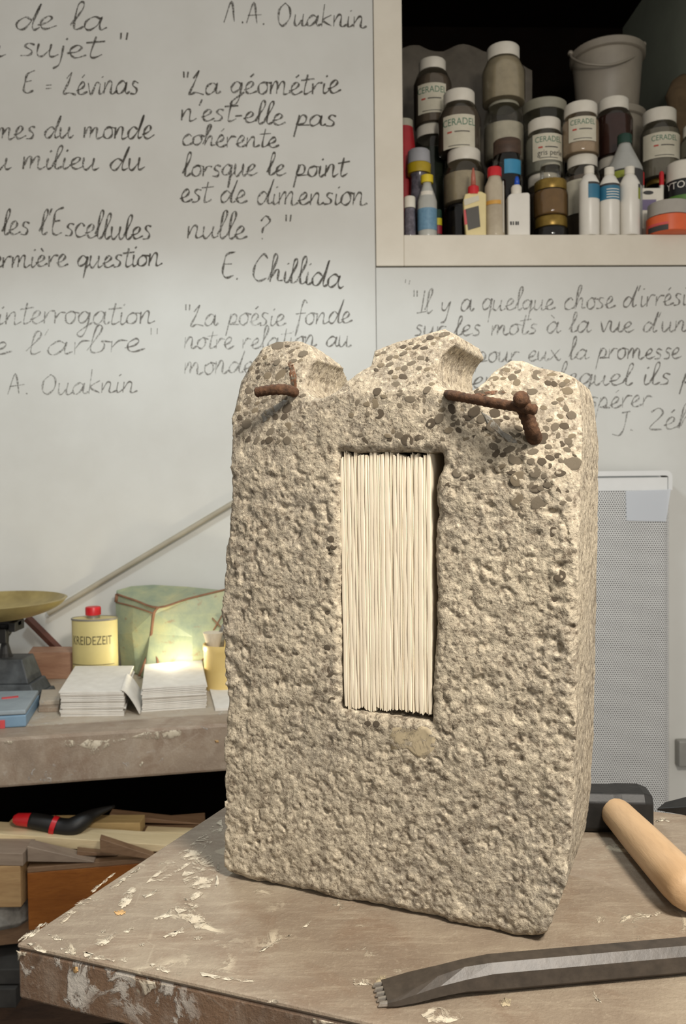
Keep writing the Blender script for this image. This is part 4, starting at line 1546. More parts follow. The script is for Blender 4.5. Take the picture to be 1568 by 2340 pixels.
# card slipping off the right side of the first stack
mb = MB()
V, Fc = [], []
ns_ = 10
za = BZ + 0.0575
base0 = PZ(286, 1640, BZ)
for j in range(2):
    for s in range(ns_ + 1):
        t = s / ns_
        # from the top of the stack down to the bench
        xx = -0.010 + 0.040 * t
        zz = za * (1 - t ** 1.6) + (BZ + 0.004) * t ** 1.6
        p = base0 + bex * xx + bey * (0.02 + 0.165 * j - 0.01 * t)
        V.append(Vector((p.x, p.y, zz)))
nn = ns_ + 1
V2 = [p + Vector((0.0022, -0.0004, 0.0008)) for p in V]
for s in range(ns_):
    Fc += [(s, s + 1, nn + s + 1, nn + s), (2 * nn + s + 1, 2 * nn + s, 3 * nn + s, 3 * nn + s + 1), (s + 1, s, 2 * nn + s, 2 * nn + s + 1), (nn + s, nn + s + 1, 3 * nn + s + 1, 3 * nn + s)]
Fc += [(0, nn, 3 * nn, 2 * nn), (nn + ns_, ns_, 2 * nn + ns_, 3 * nn + ns_)]
mb.add(V + V2, Fc)
o = build('paper_card', mb, 'card', smooth=True, auto=50)
tag(o, 'single white card leaning down between the two card stacks', 'card')
q = [PZ(*p, BZ + 0.0004) for p in ((492, 1625), (600, 1620), (580, 1570), (478, 1574))]
o = build('paper_card', MB().hexa(q, [p + Vector((0, 0, 0.006)) for p in q]), 'card')
tag(o, 'single white card lying flat on the bench next to the concrete block', 'card')

# --- oval tin can with red cap
M['can_yellow'] = plain('pale_yellow_label', lin(214, 200, 140), lin(202, 188, 128), 0.45, 12)
M['tin'] = plain('tinplate', lin(168, 164, 156), lin(140, 136, 128), 0.3, 12, metal=0.6)
M['red_plastic'] = plain('red_plastic', lin(206, 34, 40), lin(188, 26, 34), 0.35, 20)
M['print_brown'] = plain('olive_print', lin(92, 84, 56), None, 0.6, 50)


def px_r(wpx, d):
    return wpx / FPX * d


cy_ = 2.20
cc = P(218, 1500, cy_)
zt = P(218, 1412, cy_).z
rc = px_r(52, cy_)
can = empty('tin_can', (cc.x, cc.y, BZ), 'pale yellow tin can with a red screw cap on the workbench', 'can')
SYC = 0.62
build('body', MB().lathe([(rc * .985, BZ), (rc, BZ + .003), (rc, zt - .003), (rc * .985, zt)], cc, 40, 1, SYC), 'can_yellow', can, smooth=True, auto=40)
build('top_rim', MB().lathe([(rc * 1.0, zt - .004), (rc * 1.025, zt - .003), (rc * 1.025, zt + .001), (rc * .99, zt + .0015), (rc * .97, zt - .003), (0.002, zt - .002)], cc, 40, 1, SYC), 'tin', can, smooth=True, auto=40)
capc = (P(213, 1400, cy_).x, cc.y)
rcap = px_r(17.5, cy_)
build('neck', MB().lathe([(rcap * .82, zt - .002), (rcap * .82, zt + .012)], capc, 20), 'tin', can, smooth=True, auto=40)
build('cap', MB().lathe([(rcap * 1.0, zt + .009), (rcap, zt + .027), (rcap * .92, zt + .030), (rcap * .3, zt + .0305)], capc, 24), 'red_plastic', can, smooth=True, auto=40)


def wrap_text(s, size, c, r, z, parent, mat, ang=-math.pi / 2, sy=1.0, squash=1.0):
    v, f = text_geo(s, size)
    mb = MB()
    V = []
    for p in v:
        a = ang + p.x * squash / r
        V.append(Vector((c[0] + (r + .0006) * math.cos(a), c[1] + (r + .0006) * math.sin(a) * sy, z + p.y)))
    mb.add(V, f)
    return build('lettering', mb, mat, parent)


wrap_text('KREIDEZEIT', 0.033, cc, rc, P(218, 1468, cy_).z, can, 'print_brown', sy=SYC, squash=0.68)
zl = P(218, 1514, cy_).z
build('printed_rule', MB().strip([(rc + .0005, zl), (rc + .0005, zl + .0018)], cc, -math.pi * .86, -math.pi * .14, 16, 1, SYC), 'print_brown', can)

# --- roberval scale (only its right half is in view)
M['brass'] = plain('tarnished_brass', lin(176, 158, 104), lin(140, 124, 78), 0.4, 14, metal=0.45)
M['iron_grey'] = plain('chipped_cast_iron', lin(84, 88, 90), lin(46, 49, 52), 0.6, 26, bump=0.0012)
sy_ = 2.04
sp = PZ(-18, 1580, BZ)
scx, scy = P(-14, 1500, sy_).x, sy_
scale = empty('balance_scale', (scx, scy, BZ), 'old cast-iron balance scale with a shallow brass pan', 'scale')
mb = MB()


def frus(mb, hw0, hd0, z0, hw1, hd1, z1, cx, cy):
    q = lambda a, b, z: [Vector((cx - a, cy - b, z)), Vector((cx + a, cy - b, z)), Vector((cx + a, cy + b, z)), Vector((cx - a, cy + b, z))]
    mb.hexa(q(hw0, hd0, z0), q(hw1, hd1, z1))


zz = lambda y: P(20, y, sy_).z
frus(mb, .130, .062, BZ, .127, .060, BZ + .012, scx, scy)
frus(mb, .121, .056, BZ + .012, .108, .050, BZ + .040, scx, scy)
frus(mb, .102, .047, BZ + .040, .084, .038, zz(1500), scx, scy)
build('base', mb, 'iron_grey', scale, bevel=0.003)
mb = MB()
zp = zz(1418)
mb.lathe([(.022, zz(1500) - .004), (.015, zz(1492)), (.009, zz(1470)), (.010, zz(1455)), (.016, zz(1448)), (.020, zz(1425))], (scx + .028, scy), 16)
mb.aabox(scx - .02, scx + .045, scy - .035, scy - .015, zz(1465), zz(1432))
mb.aabox(scx + .05, scx + .066, scy - .03, scy + .03, zz(1440), zz(1418))
mb.aabox(scx - .06, scx + .066, scy - .012, scy + .012, zz(1430), zz(1416))
build('beam', mb, 'black', scale, bevel=0.002)
prof = []
rp = px_r(162, sy_)
zr = zz(1373)
for t in np.linspace(0, 1, 9):
    prof.append((max(rp * math.sin(t * 1.35) / math.sin(1.35), .002), zp + (zr - zp) * (1 - math.cos(t * 1.35)) / (1 - math.cos(1.35))))
inn = [(max(r - .004, .001), z + .004) for r, z in prof[::-1]]
mb = MB().lathe(prof + [(rp + .002, zr + .002), (rp - .002, zr + .003)] + inn, (scx + .0, scy), 48)
build('pan', mb, 'brass', scale, smooth=True, auto=70)

# --- blue tin box with red latch
M['blue'] = plain('pale_blue_enamel', lin(122, 150, 172), lin(104, 132, 156), 0.45, 14)
M['blue_grey'] = plain('scuffed_blue_grey', lin(146, 156, 162), lin(126, 136, 142), 0.6, 18)
M['red_latch'] = plain('faded_red', lin(206, 82, 84), lin(188, 66, 70), 0.5, 20)
q = [PZ(-60, 1668, BZ), PZ(60, 1661, BZ), PZ(90, 1612, BZ), PZ(-60, 1616, BZ)]
bx_ = empty('tin_box', (q[0] + q[2]) / 2, 'small pale blue tin box with a red latch in front of the balance scale', 'box')
hb = 0.026
build('body', MB().hexa(q, [p + Vector((0, 0, hb)) for p in q]), 'blue', bx_, bevel=0.003)
q2 = [p + Vector((0, 0, hb + .001)) for p in q]
build('lid', MB().hexa(q2, [p * .985 + ((q2[0] + q2[2]) / 2) * .015 + Vector((0, 0, .010)) for p in q2]), 'blue_grey', bx_, bevel=0.003)
pn = (q[1] - q[0]).cross(Vector((0, 0, 1))).normalized()
la = q[0].lerp(q[1], 0.50)
lb = q[0].lerp(q[1], 0.60)
mb = MB()
mb.hexa([la + pn * .004, lb + pn * .004, lb, la], [p + Vector((0, 0, .018)) for p in (la + pn * .004, lb + pn * .004, lb, la)])
build('latch', mb, 'red_latch', bx_, bevel=0.001)
la, lb = PZ(4, 1596, BZ + hb + .0115), PZ(42, 1592, BZ + hb + .0115)
dd = (lb - la).normalized()
ee = Vector((-dd.y, dd.x, 0))
mb = MB()
mb.box((la + lb) / 2, dd * (lb - la).length / 2, ee * .006, (0, 0, .0012))
build('red_stripe', mb, 'red_latch', bx_)

# --- wooden offcuts behind / beside
q = [PZ(66, 1552, BZ), PZ(176, 1552, BZ), PZ(186, 1536, BZ), PZ(76, 1536, BZ)]
o = build('wood_block', MB().hexa(q, [p + Vector((0, 0, 0.072)) for p in q]), 'wood_pink', bevel=0.002)
tag(o, 'pinkish wooden block between the balance scale and the yellow can', 'wood block')
a, b = P(62, 1412, 2.33), P(150, 1500, 2.33)
o = build('wood_stick', MB().tube([a, b], .012, 4), 'wood_red')
tag(o, 'dark red wooden stick leaning behind the balance scale', 'stick')
for (f1, f2, g1, g2, h, lab) in (((90, 1612), (136, 1610), (140, 1584), (96, 1585), .010, 'grey wooden offcut at the left of the card stacks, upper piece'),):
    q = [PZ(*p, BZ + .0115) for p in (f1, f2, g1, g2)]
    o = build('wood_offcut', MB().hexa(q, [p + Vector((0, 0, h)) for p in q]), 'bench_top', bevel=0.001)
    tag(o, lab, 'offcut')
q = [PZ(*p, BZ + .0002) for p in ((88, 1628), (134, 1627), (142, 1590), (94, 1590))]
o = build('wood_offcut', MB().hexa(q, [p + Vector((0, 0, .011)) for p in q]), 'bench_edge', bevel=0.001)
tag(o, 'grey wooden offcut at the left of the card stacks, lower piece', 'offcut')

# --- rod leaning along the wall
a, b = PW(110, 1402, .02), PW(640, 1085, .02)
M['rod'] = plain('grey_beige_rod', lin(176, 168, 150), lin(156, 148, 130), 0.6, 12)
o = build('rod', MB().tube([a, b], px_r(6.2, 2.35), 12), 'rod', smooth=True, auto=50)
tag(o, 'long grey-beige rod slanting across the white wall', 'rod')


# --- rusty green sheet-metal drum, dented
def green_mat():
    k = NT('rusty_green_paint')
    n1 = k.noise(10, 6, 0.65)
    n2 = k.noise(26, 6, 0.7, dist=0.5)
    c = k.ramp(n1, [(0.32, lin(126, 140, 122)), (0.5, lin(152, 160, 130)), (0.70, lin(182, 178, 134))])
    c = k.mix(k.ramp(n2, [(0.60, 0.0), (0.70, 0.9)]), c, lin(146, 108, 78))
    k.base(c)
    k.set(Roughness=0.5)
    k.bump(n2, 0.0015)
    return k.m


M['green'] = green_mat()
M['rust_line'] = plain('brown_rust', lin(142, 104, 78), lin(112, 78, 58), 0.8, 30)
g = lambda x, y, Y: P(x, y, Y)
top = [g(264, 1348, 2.31), g(300, 1338, 2.34), g(350, 1335, 2.36), g(430, 1340, 2.36), g(520, 1350, 2.35), g(640, 1352, 2.35)]
crs = [g(268, 1358, 2.30), g(310, 1372, 2.26), g(362, 1388, 2.22), g(430, 1368, 2.25), g(520, 1346, 2.29), g(640, 1352, 2.30)]
md1 = [g(266, 1376, 2.30), g(305, 1386, 2.26), g(352, 1402, 2.225), g(436, 1404, 2.235), g(520, 1400, 2.26), g(640, 1400, 2.28)]
md2 = [g(268, 1450, 2.29), g(302, 1446, 2.255), g(346, 1448, 2.24), g(440, 1455, 2.225), g(520, 1455, 2.25), g(640, 1450, 2.28)]
bzp = lambda x, y: Vector((PZ(x, y, BZ).x, PZ(x, y, BZ).y, BZ + .001))
bot = [bzp(278, 1536), bzp(312, 1542), bzp(330, 1552), bzp(440, 1553), bzp(520, 1546), bzp(640, 1540)]
bk = [Vector((p.x, 2.345, BZ + .001)) for p in bot]
rowsg = [top, crs, md1, md2, bot]
mb = MB()
nc = 6
V = [p for r in rowsg for p in r]
Fc = [(r * nc + i + 1, r * nc + i, (r + 1) * nc + i, (r + 1) * nc + i + 1) for r in range(4) for i in range(nc - 1)]
V += bk
Fc += [(4 * nc + i + 1, 4 * nc + i, 5 * nc + i, 5 * nc + i + 1) for i in range(nc - 1)] + [(5 * nc + i + 1, 5 * nc + i, i, i + 1) for i in range(nc - 1)]
Fc += [(0, nc, 2 * nc, 3 * nc, 4 * nc, 5 * nc)[::-1], tuple(r * nc + nc - 1 for r in range(6))]
mb.add(V, Fc)
can2 = empty('dented_drum', (g(400, 1500, 2.3).x, 2.29, BZ), 'dented rusty green sheet-metal canister behind the card stacks', 'canister')
build('shell', mb, 'green', can2, bevel=0.004)
for pts, r in ((crs[:5], .0045), (md1[:3], .0035), ([crs[2], md1[2], md2[2], g(340, 1490, 2.245)], .004), ([g(340, 1490, 2.24), g(318, 1545, 2.20)], .004), ([g(356, 1486, 2.235), g(366, 1540, 2.19)], .0035), ([crs[0], md1[0]], .006), ([g(425, 1545, 2.19), g(466, 1505, 2.2)], .004), ([g(485, 1412, 2.24), g(508, 1436, 2.24)], .003), ([g(508, 1406, 2.24), g(488, 1440, 2.24)], .003), ([g(395, 1486, 2.225), g(430, 1485, 2.225)], .003)):
    build('rust_seam', MB().tube(catmull(pts, 4) if len(pts) > 2 else pts, r, 8, (1, .6)), 'rust_line', can2, smooth=True)

# --- yellow pot with brushes, half behind the block
M['pot'] = plain('yellow_glazed_pot', lin(232, 206, 138), lin(220, 192, 122), 0.4, 10)
pc = P(512, 1510, 2.10)
rp_ = px_r(46, 2.10)
zt = P(512, 1470, 2.10).z
pot = empty('yellow_pot', (pc.x, pc.y, BZ), 'yellow pot half hidden behind the concrete block on the workbench', 'pot')
build('body', MB().lathe([(rp_ * .93, BZ), (rp_ * .96, BZ + .006), (rp_, zt - .016), (rp_ * 1.03, zt - .014), (rp_ * 1.03, zt), (rp_ * .95, zt), (rp_ * .93, zt - .02), (.002, zt - .02)], pc, 32), 'pot', pot, smooth=True, auto=45)
o = build('paper_cone', MB().lathe([(.010, zt - .03), (.022, zt + .018), (.026, zt + .03)], (P(476, 1450, 2.09).x + .012, 2.09), 10), 'paper', smooth=True, auto=50)
tag(o, 'crumpled cream paper cone sticking out of the yellow pot', 'paper')
o = build('brush_handle', MB().tube([Vector((P(500, 1450, 2.1).x, 2.10, zt - .018)), Vector((P(508, 1450, 2.1).x, 2.10, zt + .028)), Vector((P(512, 1450, 2.1).x, 2.1, zt + .05))], [.012, .009, .004], 10), 'soot', smooth=True)
tag(o, 'grey brush standing in the yellow pot', 'brush')

# --- small lamp lying behind the card stacks
lp = Vector((P(385, 1550, 2.10).x, 2.105, BZ))
lamp = empty('small_work_lamp', lp, 'small bright work lamp on the bench behind the card stacks', 'lamp')
build('base', MB().lathe([(.028, BZ), (.028, BZ + .008), (.012, BZ + .012), (.010, BZ + .018)], lp, 24), 'black', lamp, smooth=True, auto=40)
k = NT('lamp_glow')
k.base((1, .95, .8, 1))
k.b.inputs['Emission Color'].default_value = (1, .86, .58, 1)
k.b.inputs['Emission Strength'].default_value = 14
M['glow'] = k.m
build('bulb', MB().lathe([(.010, BZ + .018), (.017, BZ + .026), (.019, BZ + .036), (.014, BZ + .046), (.004, BZ + .050)], lp, 20), 'glow', lamp, smooth=True)
pl = light('lamp_light', 'POINT', lp + Vector((0, 0.024, 0.050)), (0, 0, 0), 3.6, (1.0, .90, .66), shadow_soft_size=0.02)

# ------------------------------------------------------------------ under the bench: offcuts, tool, drawer box
YB = 1.70


def plank(p0, p1, depth, hpx, Y, mat, label, name='wood_offcut', back=None, floor=True):
    """top-left and top-right front corners in px at depth Y; hpx thickness in px; real depth in metres"""
    a, b = P(*p0, Y), P(*p1, Y if back is None else back)
    h = hpx / FPX * Y
    n = Vector((-(b.y - a.y), b.x - a.x, 0)).normalized()
    q1 = [a, b, b + n * depth, a + n * depth]
    q0 = [Vector((p.x, p.y, max(min(p.z - h, p.z - .004), ztop + .0006) if floor else p.z - h)) for p in q1]
    q1 = [Vector((p.x, p.y, max(p.z, q_.z + .002))) for p, q_ in zip(q1, q0)]
    o = build(name, MB().hexa(q0, q1), mat, bevel=0.0012)
    return tag(o, label, 'wood')


crate = empty('wooden_box', (P(200, 2100, YB).x, YB + .12, ZLS), 'orange-brown varnished wooden box under the workbench', 'box')
a = P(62, 1984, YB - .04)
b = P(470, 1976, YB + .02)
n = Vector((-(b.y - a.y), b.x - a.x, 0)).normalized()
ztop = a.z
qq = [Vector((a.x, a.y, 0)), Vector((b.x, b.y, 0)), Vector((b.x, b.y, 0)) + n * .22, Vector((a.x, a.y, 0)) + n * .22]
build('body', MB().hexa([p + Vector((0, 0, ZLS + .001)) for p in qq], [p + Vector((0, 0, ztop - .0105)) for p in qq]), 'wood_orange', crate, bevel=0.001)
build('lid', MB().hexa([p + Vector((0, 0, ztop - .010)) for p in qq], [p + Vector((0, 0, ztop)) for p in qq]), 'wood_brown', crate, bevel=0.001)
zb_ = ZLS
a, b = P(-60, 1980, YB - .05), P(46, 1982, YB - .05)
o = build('wood_block', MB().aabox(a.x, b.x, a.y, a.y + .12, P(20, 2074, YB - .05).z, a.z), 'wood_beige', bevel=0.002)
tag(o, 'beige wooden block left of the orange-brown box under the bench', 'wood block')
zr0, zr1 = ZLS, P(20, 2074, YB - .05).z
o = build('stone_rubble', MB().lathe([(.05, ZLS), (.062, ZLS + .012), (.058, (zr0 + zr1) / 2 + .01), (.045, zr1)], (P(5, 2100, YB).x, YB), 9, 1.1, .8), plain('grey_rubble', lin(150, 146, 138), lin(86, 82, 76), 0.9, 30, bump=0.003), bevel=0.002)
tag(o, 'lump of grey rubble under the beige wooden block', 'rubble')
plank((-60, 1948), (52, 1950), .12, 30, YB - .05, 'wood_grey', 'grey board resting on the beige block under the bench', floor=False)
plank((62, 1934), (215, 1972), .034, 36, YB - .036, 'wood_grey', 'pale grey wedge of wood on the left end of the orange-brown box', back=YB - .02)
plank((176, 1944), (270, 1968), .02, 12, YB - .012, 'wood_brown', 'thin brown offcut beside the grey wedge on the box', back=YB + .01)
plank((228, 1916), (350, 1956), .022, 32, YB - .03, 'wood_brown', 'brown wooden block lying askew on the orange-brown box', back=YB - .012)
plank((-80, 1900), (420, 1934), .06, 34, YB + .016, 'wood_pale', 'long pale pine batten across the orange-brown box', back=YB + .022)
plank((16, 1882), (320, 1880), .045, 30, YB + .10, 'wood_yellow', 'yellowish pine batten behind the black scraper handle', back=YB + .10)
plank((250, 1860), (460, 1892), .03, 18, YB + .155, 'wood_brown', 'brown batten behind the pine battens under the bench', back=YB + .165)
plank((330, 1900), (470, 1906), .03, 26, YB + .10, 'wood_pale', 'short pale pine batten behind the yellowish batten', back=YB + .10)

# scraper with red and black handle
tl = empty('scraper', P(120, 1900, YB + .06), 'scraper with black grip and red end cap lying on the pine battens', 'scraper')
YT = YB + .05
build('end_cap', MB().tube([P(32, 1872, YT), P(40, 1872, YT), P(70, 1874, YT)], [px_r(9, YT), px_r(14, YT), px_r(16, YT)], 14), 'red_plastic', tl, smooth=True, auto=50)
pth = catmull([P(69, 1874, YT), P(100, 1880, YT), P(140, 1890, YT), P(165, 1890, YT), P(190, 1875, YT + .01), P(215, 1860, YT + .03), P(262, 1842, YT + .06)], 5)
rad_ = np.interp(np.linspace(0, 1, len(pth)), [0, .3, .55, .75, .9, 1], [px_r(17, YT), px_r(20, YT), px_r(22, YT), px_r(16, YT), px_r(9, YT), px_r(3, YT)])
build('grip', MB().tube(pth, list(rad_), 14), 'black', tl, smooth=True)
build('red_band', MB().tube([P(119, 1885, YT - .001), P(130, 1888, YT - .001)], px_r(21.5, YT), 14), 'red_plastic', tl, smooth=True, auto=50)

# dark slabs below
for i, (y0, y1, lab) in enumerate(((2216, 2250, 'upper of two dark slate slabs on the lowest shelf of the bench'), (2254, 2312, 'lower of two dark slate slabs on the lowest shelf of the bench'))):
    a = P(-60, y0, 1.63)
    b = P(48 - 8 * i, y0, 1.63)
    zb2 = P(0, y1, 1.63).z if i == 0 else ZL2 + .0005
    o = build('slate_slab', MB().aabox(a.x, b.x, 1.63 - .01 * i, 1.80, zb2, a.z), plain('dark_slate', lin(66, 64, 60), lin(44, 42, 40), 0.8, 20), bevel=0.002)
    tag(o, lab, 'slab')

# ------------------------------------------------------------------ jars and bottles in the wall cupboard
M['lid_white'] = plain('white_plastic_lid', lin(226, 220, 206), lin(214, 207, 192), 0.45, 20)
M['lid_grey'] = plain('grey_green_lid', lin(168, 164, 146), lin(152, 148, 130), 0.5, 20)
M['label'] = plain('paper_label', lin(212, 206, 186), lin(198, 191, 170), 0.7, 30)
M['glass'] = glassy('clear_jar', (0.80, 0.79, 0.75, 1))
M['glass_dark'] = glassy('smoky_jar', (0.5, 0.48, 0.44, 1))
M['print_green'] = plain('green_print', lin(86, 128, 104), None, 0.6, 50)
M['print_red'] = plain('red_print', lin(192, 70, 56), None, 0.6, 50)
M['print_dark'] = plain('dark_print', lin(60, 58, 56), None, 0.6, 50)
M['white_plastic'] = plain('white_bottle_plastic', lin(228, 224, 214), lin(218, 213, 202), 0.35, 12)
M['blue_label'] = plain('teal_blue_label', lin(52, 118, 146), lin(44, 104, 132), 0.5, 20)
M['brassy'] = plain('brass_lid', lin(158, 130, 62), lin(120, 96, 42), 0.35, 30, metal=0.6)


def powder(name, c):
    if name not in M:
        M[name] = plain(name, c, None, 0.9, 40, spec=0.1)
    return name


ZTOP = {}


def zpx(x, y, Y):
    return P(x, y, Y).z


def jar(label, xc, Y, yl0, yl1, rl, body, base, content, cfill=0.9, lidmat='lid_white', lab=None, key=None, glass='glass', name='jar', cat='jar', group='jars in the wall cupboard', text=None, note=None):
    """yl0,yl1: lid top/bottom px; rl: lid radius px; body: list of (y px, r px) top to bottom; base: px y, 'shelf' or key of the jar below"""
    c = P(xc, (yl0 + yl1) / 2, Y)
    zb = Z_SH + .0004 if base == 'shelf' else (ZTOP[base] + .0003 if base in ZTOP else zpx(xc, base, Y))
    root = empty(name, (c.x, Y, zb), label, cat, group)
    R = lambda r: px_r(r, Y)
    prof = []
    Yn = Y - R(body[-1][1]) * .92
    rb = body[-1][1]
    prof += [(R(rb) * .9, zb), (R(rb) * .985, zb + .004), (R(rb), zb + .012)]
    for y, r in body[::-1]:
        z = zpx(xc, y, Yn)
        if z > zb + .016:
            prof.append((R(r), z))
    zl = zpx(xc, yl1, Yn)
    prof.append((R(rl) * .93, zl))
    zt_ = zpx(xc, yl0, Yn)
    prof.append((R(rl) * .93, zl + (zt_ - zl) * .6))
    if content is None:
        build('body', MB().lathe(prof, c, 28), M[glass], root, smooth=True, auto=45)
    else:
        build('body', MB().lathe(prof, c, 28), M[glass], root, smooth=True, auto=45)
        zf = zb + (zpx(xc, body[0][0], Yn) - zb) * cfill
        pi = [(max(r - .0022, .002), z) for r, z in prof if z < zf]
        pi[0] = (pi[0][0], zb + .002)
        rr = np.interp(zf, [p[1] for p in prof], [p[0] for p in prof]) - .0022
        pi.append((rr, zf))
        build('contents', MB().lathe(pi, c, 28), M[content], root, smooth=True, auto=45)
    build('lid', MB().lathe([(R(rl) * .98, zl - .001), (R(rl), zl + .002), (R(rl), zt_ - .003), (R(rl) * .95, zt_), (.002, zt_)], c, 28), M[lidmat], root, smooth=True, auto=45)
    if lab:
        y0, y1, a0, a1 = lab
        z1, z0 = zpx(xc, y0, Yn), zpx(xc, y1, Yn)
        rl_ = max(r for _, r in body)
        rl_ = R(rl_) + .0008
        lo = build('label', MB().strip([(rl_, z0), (rl_, z1)], c, a0, a1, 16), 'label', root, smooth=True)
        if text:
            wrap_text(text, (z1 - z0) * .30, c, rl_, z1 - (z1 - z0) * .32, lo, 'print_green', -math.pi / 2 + (math.pi / 2 + (a0 + a1) / 2), squash=.85)
            zz_ = z1 - (z1 - z0) * .50
            am = (a0 + a1) / 2
            build('print_mark', MB().strip([(rl_ + .0006, zz_ - .004), (rl_ + .0006, zz_ + .001)], c, am - .55, am - .32, 4), 'print_red', lo)
            build('print_line', MB().strip([(rl_ + .0006, zz_ - .003), (rl_ + .0006, zz_)], c, am - .2, am + .5, 6), 'print_dark', lo)
            build('print_line', MB().strip([(rl_ + .0006, z0 + .006), (rl_ + .0006, z0 + .008)], c, am - .5, am + .5, 6), 'print_dark', lo)
        if note:
            wrap_text(note, (z1 - z0) * .30, c, rl_, z0 + (z1 - z0) * .18, lo, 'print_dark', (a0 + a1) / 2 + .1, squash=.9)
    if key:
        ZTOP[key] = zt_
    return root


powder('pw_grey', lin(150, 145, 132))
powder('pw_darkgreen', lin(52, 60, 52))
powder('pw_white', lin(224, 218, 202))
powder('pw_beige', lin(206, 194, 170))
powder('pw_peach', lin(214, 190, 164))
powder('pw_maroon', lin(84, 56, 50))
powder('pw_dark', lin(34, 30, 28))
powder('pw_taupe', lin(128, 116, 104))
powder('pw_grey2', lin(176, 176, 166))
powder('pw_amber', lin(150, 118, 76))
LF = (-math.pi * .80, -math.pi * .30)
LC = (-math.pi * .78, -math.pi * .22)

jar('dark green jar under the tall grey jar at the cupboard left', 988, 2.72, 278, 302, 36, [(306, 38), (320, 42)], 'shelf', 'pw_darkgreen', key='A2')
jar('tall grey jar at the upper left of the cupboard, in front of the bag', 988, 2.72, 122, 146, 30, [(152, 34), (176, 43), (268, 43)], 'A2', 'pw_taupe', lab=(190, 258, *LF), key='A', text='CERADEL')
o = jar('squat black jar at the bottom of the stack behind the glue tube', 1054, 2.58, 458, 464, 30, [(470, 44), (500, 46)], 'shelf', 'pw_dark', lidmat='black', key='B3')
jar('clear jar of beige powder behind the red-nozzled glue, mid stack', 1060, 2.58, 331, 358, 37, [(362, 40), (384, 47), (450, 47)], 'B3', 'pw_beige', cfill=.72, key='B2')
jar('grey jar with a paper label standing on the clear beige jar', 1049, 2.60, 194, 222, 35, [(228, 38), (256, 48), (335, 48)], 'B2', 'pw_taupe', lab=(262, 338, *LF), key='B', text='CERADEL')
jar('dark jar hidden low behind the brown-lidded jar', 1149, 2.70, 360, 384, 34, [(388, 38), (410, 43)], 'shelf', 'pw_dark', key='C0', lidmat='black')
jar('half-full clear jar of white powder under the topmost pale jar', 1151, 2.70, 222, 228, 34, [(236, 40), (262, 45), (345, 45)], 'C0', 'pw_white', cfill=.68, key='C2', lidmat='lid_grey')
jar('topmost jar of the tall middle stack, full of pale powder', 1150, 2.70, 88, 116, 36, [(122, 38), (146, 48), (205, 48)], 'C2', 'pw_beige', cfill=1.0, key='C')
r_ = jar('black jar with a brown lid and a blue label behind the glue bottles', 1159, 2.54, 312, 346, 31, [(350, 32), (372, 33)], 'shelf', 'pw_dark', lidmat='wood_dark', key='C3')
cj = P(1159, 390, 2.54)
build('label', MB().strip([(px_r(34, 2.54), zpx(1159, 408, 2.54)), (px_r(34, 2.54), zpx(1159, 376, 2.54))], cj, -math.pi * .62, -math.pi * .22, 10), plain('bright_blue_label', lin(58, 144, 184), None, .5, 20), r_, smooth=True)
jar('wide grey-lidded tub at the back of the cupboard centre', 1243, 2.84, 222, 246, 50, [(250, 46), (300, 46)], 'shelf', 'pw_grey2', lidmat='lid_grey')
jar('lower jar under the grey jar with handwritten label', 1244, 2.66, 392, 416, 36, [(420, 38), (440, 41)], 'shelf', 'pw_taupe', key='E2')
jar('grey jar with a handwritten white label in the cupboard centre', 1244, 2.66, 263, 290, 36, [(296, 38), (312, 42), (380, 42)], 'E2', 'pw_grey2', lab=(305, 366, *LC), key='E', text='CERADEL', note='gris perle')
jar('clear jar below the peach jar, behind the white bottles', 1331, 2.62, 348, 372, 33, [(378, 36), (396, 40)], 'shelf', 'pw_taupe', lab=(408, 486, -math.pi * .9, -math.pi * .55), key='F2')
jar('jar of peach powder with a label right of the handwritten-label jar', 1327, 2.62, 226, 252, 36, [(258, 38), (272, 41), (335, 41)], 'F2', 'pw_peach', lab=(266, 322, *LF), key='F', text='CERADEL')
jar('lower maroon jar hidden behind the green-capped bottle', 1402, 2.70, 352, 374, 33, [(380, 36), (400, 41)], 'shelf', 'pw_maroon', key='G2')
jar('maroon jar with a white lid in front of the bucket', 1402, 2.70, 214, 240, 33, [(246, 36), (262, 42), (340, 42)], 'G2', 'pw_maroon', key='G')
jar('dark jar low at the right behind the white card box', 1508, 2.74, 402, 412, 30, [(418, 36), (440, 42)], 'shelf', 'pw_dark', lidmat='brassy', key='I2')
jar('grey jar with a cream label at the right of the cupboard', 1507, 2.74, 240, 270, 36, [(276, 38), (294, 43), (390, 43)], 'I2', 'pw_grey', lab=(302, 360, -math.pi * .9, -math.pi * .15), key='I', text='CERADEL')
jar('lower grey jar at the far right edge of the cupboard', 1600, 2.70, 352, 374, 33, [(380, 36), (400, 41)], 'shelf', 'pw_taupe', key='J2')
jar('grey jar cut by the right edge of the picture', 1600, 2.70, 272, 296, 36, [(302, 38), (316, 43), (345, 43)], 'J2', 'pw_grey', key='J')

# amber jar stack
jar('short brass-lidded glass jar at the bottom of the amber stack', 1259, 2.49, 489, 512, 36, [(516, 38), (530, 39)], 'shelf', 'pw_dark', lidmat='brassy', key='K2')
jar('amber jar with a brass lid standing on the short glass jar', 1258, 2.49, 404, 426, 36, [(430, 38), (440, 39), (485, 39)], 'K2', 'pw_amber', cfill=1.0, lidmat='brassy', key='K1')
jar('small clear glass jar on top of the amber jar', 1258, 2.50, 370, 374, 22, [(378, 23), (398, 23)], 'K1', None, lidmat='lid_grey', key='K0')

# big bucket with handle on a lower bucket
M['bucket'] = plain('translucent_white_bucket', lin(164, 155, 140), lin(150, 141, 128), 0.45, 10)
YBK = 2.98


